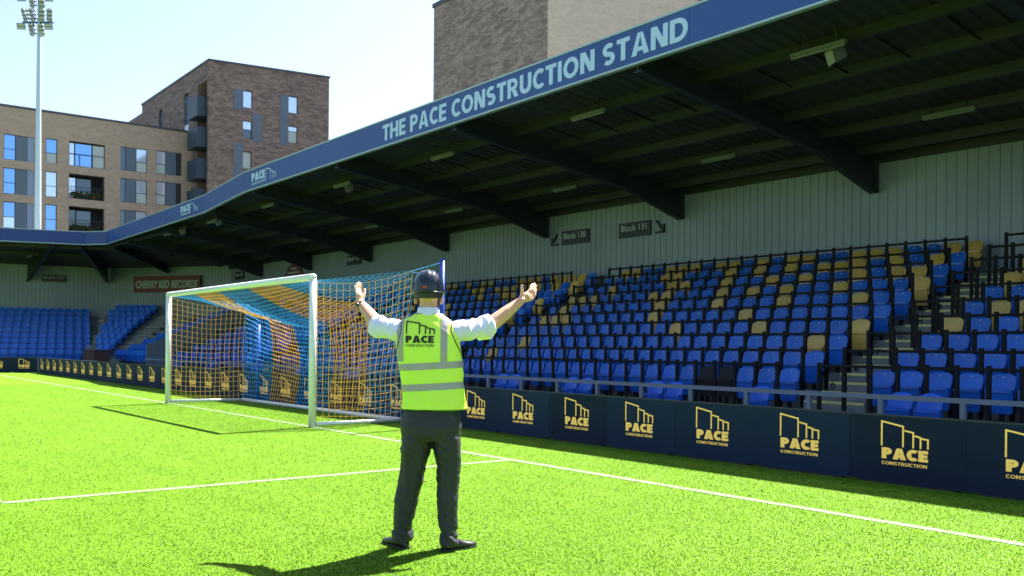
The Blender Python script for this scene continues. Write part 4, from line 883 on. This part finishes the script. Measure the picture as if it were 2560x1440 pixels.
# right hand: palm turned up and outward, thumb raised
fb = [Vector((.622, .332, 1.748)), Vector((.640, .345, 1.742)), Vector((.654, .350, 1.728)), Vector((.662, .348, 1.710))]
ft = [Vector((.664, .395, 1.818)), Vector((.682, .408, 1.822)), Vector((.693, .405, 1.806)), Vector((.694, .392, 1.776))]
for a_, t_ in zip(fb, ft):
    mid = a_.lerp(t_, .45) + Vector((.006, -.004, -.004)); limb(b, [a_, mid, a_.lerp(t_, .75), t_], [.0098, .0092, .0085, .0072], 10)
    limb(b, [WR, a_], [.021, .0125], 10)
ball(b, WR.lerp(fb[1], .55), .030, .022, .032); limb(b, [WR + Vector((-.004, .0, .006)), (.590, .306, 1.735), (.588, .300, 1.768), (.586, .299, 1.800)], [.021, .016, .0118, .0092], 10)
# left hand: edge on, fingers up
fb = [Vector((-.582, .486, 1.748)), Vector((-.590, .472, 1.752)), Vector((-.597, .458, 1.748)), Vector((-.602, .445, 1.740))]
ft = [Vector((-.588, .520, 1.820)), Vector((-.600, .506, 1.828)), Vector((-.612, .486, 1.818)), Vector((-.622, .468, 1.798))]
for a_, t_ in zip(fb, ft):
    mid = a_.lerp(t_, .45) + Vector((-.004, .004, 0)); limb(b, [a_, mid, a_.lerp(t_, .75), t_], [.0100, .0095, .0088, .0075], 10); limb(b, [WL, a_], [.021, .013], 10)
ball(b, WL.lerp(fb[1], .55), .020, .030, .032); limb(b, [WL + Vector((.006, .012, .006)), (-.560, .470, 1.722), (-.553, .488, 1.752), (-.553, .500, 1.776)], [.020, .015, .0115, .009], 10)
body = remesh(b, 'body', 'skin', .0042, 1)
for s in (-1, 1):
    e_ = MB(); ball(e_, (-.055 + s * .032, .1045, 1.716), .011, n=12); e_.build('eye', M['badge'], man, smooth=True)
# hair below the hat
b = MB(); ball(b, (-.055, .004, 1.738), .0845, .099, .062, n=24); hair = remesh(b, 'hair', 'hair', .005, 1)
bm = bmesh.new(); bm.from_mesh(hair.data); bmesh.ops.delete(bm, geom=[v for v in bm.verts if v.co.y > .055 or v.co.z < 1.676 - max(0, -v.co.y) * .12], context='VERTS'); bm.to_mesh(hair.data); bm.free()
# hard hat
HC = Vector((-.058, .02, 1.752)); b = MB(); n = 40; rr_ = []
for j in range(0, 15):
    th = (math.pi / 2) * j / 14; z = HC.z + .130 * math.sin(th); q = math.cos(th) ** .85
    rr_.append((z, .108 * q, .138 * q))
rr_ = [(HC.z - .022, .111, .141)] + rr_; o_ = 0; vs = []; fs = []
for z, rx, ry in rr_:
    for k in range(n):
        a_ = 2 * math.pi * k / n; x = rx * math.cos(a_); y = ry * math.sin(a_); up_ = 0
        if z > HC.z + .02:
            for xc, wd in ((-.0, .014), (-.045, .010), (.045, .010)): up_ = max(up_, .006 * max(0, 1 - ((x - xc) / wd) ** 2))
        vs.append((HC.x + x * (1 + up_), HC.y + y * (1 + up_ * .5), z + up_))
for i in range(len(rr_) - 1):
    for k in range(n): fs.append((i * n + k, i * n + (k + 1) % n, (i + 1) * n + (k + 1) % n, (i + 1) * n + k))
fs.append(tuple((len(rr_) - 1) * n + k for k in range(n))); b.add(vs, fs)
hat = b.build('hard_hat', M['helmet'], man, smooth=True); sd = hat.modifiers.new('s', 'SUBSURF'); sd.levels = 1; sd.render_levels = 1; so_ = hat.modifiers.new('t', 'SOLIDIFY'); so_.thickness = .003
b = MB(); vs = []; fs = []
for k in range(n + 1):
    a_ = 2 * math.pi * k / n; fy_ = max(0, math.sin(a_)) ** 3 * .05; 
    for q, dz in ((0, 0), (1, -.004), (1, -.008), (0, -.010)): vs.append((HC.x + math.cos(a_) * (.1085 + .009 * q), HC.y + math.sin(a_) * (.1385 + (.009 + fy_) * q), HC.z - .018 + dz - (.008 * q if math.sin(a_) > .3 else 0)))
for k in range(n):
    for q in range(4): fs.append((k * 4 + q, k * 4 + (q + 1) % 4, (k + 1) * 4 + (q + 1) % 4, (k + 1) * 4 + q))
b.add(vs, fs); b.build('brim', M['helmet'], hat, smooth=True)
b = MB()
for k in range(-9, 10):
    a_ = -math.pi / 2 + k * .17; b.obox((HC.x + math.cos(a_) * .094, HC.y + math.sin(a_) * .118, 1.712), (.011 * -math.sin(a_), .0125 * math.cos(a_), 0), (.0025 * math.cos(a_), .0025 * math.sin(a_), 0), (0, 0, .026))
b.build('head_band', M['helmetband'], hat)
b = MB(); ball(b, (-.072, HC.y - .140, 1.757), .015, .006, .008, n=16); b.build('knob', M['redknob'], hat, smooth=True)

fold = lambda s, amp, sx=1, sy=1, sz=1: (lambda p: amp * noise.noise(Vector((p.x * s * sx, p.y * s * sy, p.z * s * sz))) + amp * .5 * noise.noise(Vector((p.x * s * 2.3 * sx + 7, p.y * s * 2.3 * sy, p.z * s * 2.3 * sz))))
# shirt: torso, collar, rolled sleeves
b = MB(); ring_loft(b, [((-.04, 0, 1.0), .165, .11), ((-.055, 0, 1.35), .19, .12), ((-.06, 0, 1.47), .195, .10), ((-.058, 0, 1.54), .135, .078), ((-.056, -.002, 1.585), .072, .066), ((-.055, 0, 1.600), .066, .064)])
ring_loft(b, [((-.056, -.006, 1.565), .082, .078), ((-.055, -.004, 1.600), .076, .074), ((-.055, .0, 1.628), .069, .070)])
for S, E_, W_2, r0 in ((SL, EL_, WL, .070), (SR, ER_, WR, .072)):
    d = (W_2 - E_).normalized(); u_ = (E_ - S).normalized()
    limb(b, [S, S.lerp(E_, .35), S.lerp(E_, .62)], [.070, .068, r0 - .008], 18)
    q0 = S.lerp(E_, .6); q1 = E_ + u_ * .004; b.tube([q0, q0.lerp(q1, .5), q1], [r0 - .009, r0 - .007, r0 - .004], 22, sq=1.04)
    q0 = E_ - u_ * .060; q1 = E_ + u_ * .014; b.tube([q0, q0.lerp(q1, .12), q0.lerp(q1, .9), q1], [r0 - .003, r0 + .004, r0 + .005, r0 + .003], 22, sq=1.06)
def shirt_fold(p):
    w = min(1, max(0, (abs(p.x + .055) - .17) / .06)); return w * (.012 * (1 - abs(noise.noise(Vector((p.x * 13, p.y * 8, p.z * 6 + p.x * 5))))) ** 5 + .007 * noise.noise(Vector((p.x * 22, p.y * 14, p.z * 7))) + .003 * noise.noise(Vector((p.x * 45 + 3, p.y * 26, p.z * 26))))
remesh(b, 'shirt', 'shirt', .0052, 1, shirt_fold)
# vest
b = MB(); VR = [((-.008, 0, .938), .219, .150), ((-.016, 0, 1.02), .214, .146), ((-.026, 0, 1.12), .208, .140), ((-.040, 0, 1.26), .213, .142), ((-.055, 0, 1.36), .213, .142), ((-.064, 0, 1.44), .212, .130), ((-.068, 0, 1.50), .198, .108), ((-.064, 0, 1.545), .150, .088), ((-.058, 0, 1.572), .104, .078), ((-.057, 0, 1.582), .088, .074)]
ring_loft(b, VR, 36, 2.35)
def vest_fold(p):
    low = min(1, max(0, (1.30 - p.z) / .3)); a_ = .006 + .009 * low
    q_ = p.x * 5 + p.z * 7; return a_ * noise.noise(Vector((p.x * 9, p.y * 9, p.z * 3.2))) + .0045 * (1 - abs(noise.noise(Vector((q_ * 1.3, p.y * 4, p.z * 2 - p.x * 6))))) ** 4 + .003 * noise.noise(Vector((p.x * 22, p.y * 20, p.z * 14 + 5))) + .006 * low * noise.noise(Vector((p.x * 16 + p.z * 6, 3, p.z * 2)))
vest = remesh(b, 'vest', 'vest', .0062, 3, vest_fold)
bvh = BVHTree.FromPolygons([v.co.copy() for v in vest.data.vertices], [tuple(p.vertices) for p in vest.data.polygons])
def vest_band(name, planes, m='strip', off_=.0022):
    bm = bmesh.new(); bm.from_mesh(vest.data); bm.normal_update()
    for v in bm.verts: v.co = v.co + v.normal * off_
    for co, no in planes: bmesh.ops.bisect_plane(bm, geom=bm.verts[:] + bm.edges[:] + bm.faces[:], plane_co=co, plane_no=no, clear_outer=True)
    me = bpy.data.meshes.new(name); bm.to_mesh(me); bm.free(); me.materials.clear(); me.materials.append(M[m]); o = bpy.data.objects.new(name, me); C.objects.link(o); o.parent = vest; return o
for zc in (1.236, 1.097): vest_band('reflective_strip', [((0, 0, zc + .0225), (-.06, 0, 1)), ((0, 0, zc - .0225), (.06, 0, -1))])
vest_band('reflective_strip', [((-.262, 0, 0), (-1, 0, 0)), ((-.214, 0, 0), (1, 0, 0)), ((0, 0, 1.262), (0, 0, -1)), ((0, .02, 1.25), (0, 1, 0))])
vest_band('reflective_strip', [((.036, 0, 0), (-1, 0, 0)), ((.080, 0, 0), (1, 0, 0)), ((0, 0, 1.262), (0, 0, -1)), ((0, .02, 1.25), (0, 1, 0))])
vest_band('binding', [((0, 0, .9445), (0, 0, 1))], 'piping', .0012)
for sx, cx in ((-1, -.262), (1, .128)):
    b = MB(); pts = []
    for k in range(29):
        a_ = 2 * math.pi * k / 28; y = .088 * math.cos(a_); z = 1.43 + .112 * math.sin(a_); h = bvh.ray_cast(Vector((cx + sx * .3, y, z)), Vector((-sx, 0, 0)))
        x = h[0].x if h[0] is not None else cx
        if abs(x - (-.064)) < .15: x = -.064 + sx * .15
        pts.append((x + sx * .002, y, z))
    b.tube(pts, .0042, 6); b.build('binding', M['piping'], vest, smooth=True)
b = MB(); b.tube([(-.057 + .089 * math.cos(2 * math.pi * k / 24), .075 * math.sin(2 * math.pi * k / 24), 1.583) for k in range(25)], .004, 6); b.build('binding', M['piping'], vest, smooth=True)
def on_back(o, lift=.0035):
    for v in o.data.vertices:
        h = bvh.ray_cast(Vector((v.co.x, -.5, v.co.z)), Vector((0, 1, 0)))
        if h[0] is not None: v.co.y = h[0].y - lift - (.001 if v.co.y < -.3005 else 0)
on_back(stroke_text('lettering', 'PACE', (-.198, -.30, 1.387), (1, 0, 0), (0, 0, 1), .190, .048, M['ink'], vest, t=.30, depth=.002, gap=.045))
on_back(stroke_text('lettering', 'CONSTRUCTION', (-.198, -.30, 1.361), (1, 0, 0), (0, 0, 1), .188, .017, M['ink'], vest, t=.14, depth=.002, gap=.12))
b = MB(); logo_lines(b, Vector((-.193, -.3, 1.450)), Vector((1, 0, 0)), Vector((0, 0, 1)), Vector((0, -1, 0)), .186, .082, .0085, cut=10); on_back(b.build('emblem', M['ink'], vest))
# trousers
b = MB(); ring_loft(b, [((-.022, .0, .962), .182, .124), ((-.028, -.004, .90), .196, .132), ((-.03, -.012, .83), .204, .142), ((-.03, -.012, .77), .200, .138), ((-.03, -.006, .73), .180, .12)], 32, 2.3)
limb_l = [((-.112, -.008, .83), .070, .10), ((-.124, -.010, .75), .100, .126), ((-.128, -.006, .68), .104, .116), ((-.146, 0, .57), .090, .100), ((-.172, .005, .44), .084, .088), ((-.187, .008, .37), .082, .084), ((-.200, .01, .28), .078, .082), ((-.214, .014, .18), .069, .078), ((-.221, .018, .125), .060, .076), ((-.221, .018, .11), .068, .084), ((-.221, .018, .045), .064, .082)]
limb_r = [((.052, -.008, .83), .070, .10), ((.070, -.010, .75), .100, .126), ((.078, -.006, .68), .098, .116), ((.090, -.006, .57), .083, .100), ((.088, -.01, .44), .076, .088), ((.085, -.014, .37), .074, .084), ((.085, -.02, .28), .071, .082), ((.088, -.03, .18), .066, .080), ((.093, -.038, .115), .056, .076), ((.094, -.04, .10), .064, .084), ((.096, -.045, .038), .060, .082)]
ring_loft(b, limb_l, 26, 2.15); ring_loft(b, limb_r, 26, 2.15)
def tr_fold(p):
    low = min(1, max(0, (.30 - p.z) / .2)); kn = math.exp(-((p.z - .46) / .09) ** 2); th_ = math.exp(-((p.z - .70) / .07) ** 2)
    n1 = noise.noise(Vector((p.x * 7, p.y * 7, p.z * 26 + p.x * 22))); n2 = noise.noise(Vector((p.x * 12 + 4, p.y * 12, p.z * 8 + 2)))
    crease = .006 * math.exp(-((abs(p.x + .03) - (.165 if p.x < -.03 else .118)) / .007) ** 2) * (p.z < .7) * (p.y < 0)
    return (.003 + .012 * low + .009 * kn + .007 * th_) * n1 + .006 * n2 + crease
trs = remesh(b, 'trousers', 'trouser', .0058, 1, tr_fold)
# pocket slits and seat seam
b = MB(); b.bar((-.165, -.146, .885), (-.075, -.150, .885), .003, .006); b.bar((.02, -.150, .885), (.11, -.146, .885), .003, .006); o = b.build('pocket', M['ink'], trs)
tb = BVHTree.FromPolygons([v.co.copy() for v in trs.data.vertices], [tuple(p.vertices) for p in trs.data.polygons])
for v in o.data.vertices:
    h = tb.ray_cast(Vector((v.co.x, -.5, v.co.z)), Vector((0, 1, 0)))
    if h[0] is not None: v.co.y = h[0].y - .0012
# shoes
def shoe(heel, toe):
    heel, toe = Vector((*heel, 0)), Vector((*toe, 0)); d = (toe - heel).normalized(); s = Vector((d.y, -d.x, 0)); L = .295; b = MB(); n = 20
    prof = [(0, .020, .055, .052), (.03, .034, .075, .058), (.07, .037, .095, .058), (.11, .036, .090, .05), (.16, .043, .062, .040), (.21, .048, .050, .034), (.255, .042, .042, .028), (.283, .026, .034, .022), (.295, .008, .026, .016)]
    vs = []; fs = []
    for x, w, h, c in prof:
        for k in range(n):
            a_ = 2 * math.pi * k / n; z = max(.006, h * .5 + h * .5 * math.sin(a_) * 1.0); q = heel + d * x + s * (w * math.cos(a_)); vs.append((q.x, q.y, z))
    for i in range(len(prof) - 1):
        for k in range(n): fs.append((i * n + k, i * n + (k + 1) % n, (i + 1) * n + (k + 1) % n, (i + 1) * n + k))
    fs += [tuple(range(n)), tuple((len(prof) - 1) * n + k for k in range(n))]; b.add(vs, fs); o = b.build('shoe', M['shoe'], man, smooth=True); o.modifiers.new('s', 'SUBSURF').render_levels = 1
    b = MB(); vs = [];
    for z in (0, .014):
        for x, w, h, c in prof: q = heel + d * x + s * (w + .003); vs.append((q.x, q.y, z))
        for x, w, h, c in reversed(prof): q = heel + d * x - s * (w + .003); vs.append((q.x, q.y, z))
    m_ = len(prof) * 2; b.add(vs, [tuple(range(m_)), tuple(range(m_, 2 * m_))] + [(i, (i + 1) % m_, (i + 1) % m_ + m_, i + m_) for i in range(m_)]); b.build('sole', M['ink'], o)
shoe((-.180, -.045), (-.325, .14)); shoe((.055, -.110), (.250, .06))
# watch
d = (WL - EL_).normalized(); q = WL - d * .035; b = MB(); b.tube([q - d * .011, q - d * .008, q + d * .008, q + d * .011], [.030, .033, .033, .030], 20); w_ = b.build('watch', M['watch'], man, smooth=True)
s = d.cross(Vector((0, 0, 1))).normalized(); b = MB(); c_ = q - s * .033; b.tube([c_, c_ - s * .010], .017, 16); b.build('watch_case', M['watch'], w_, smooth=False)
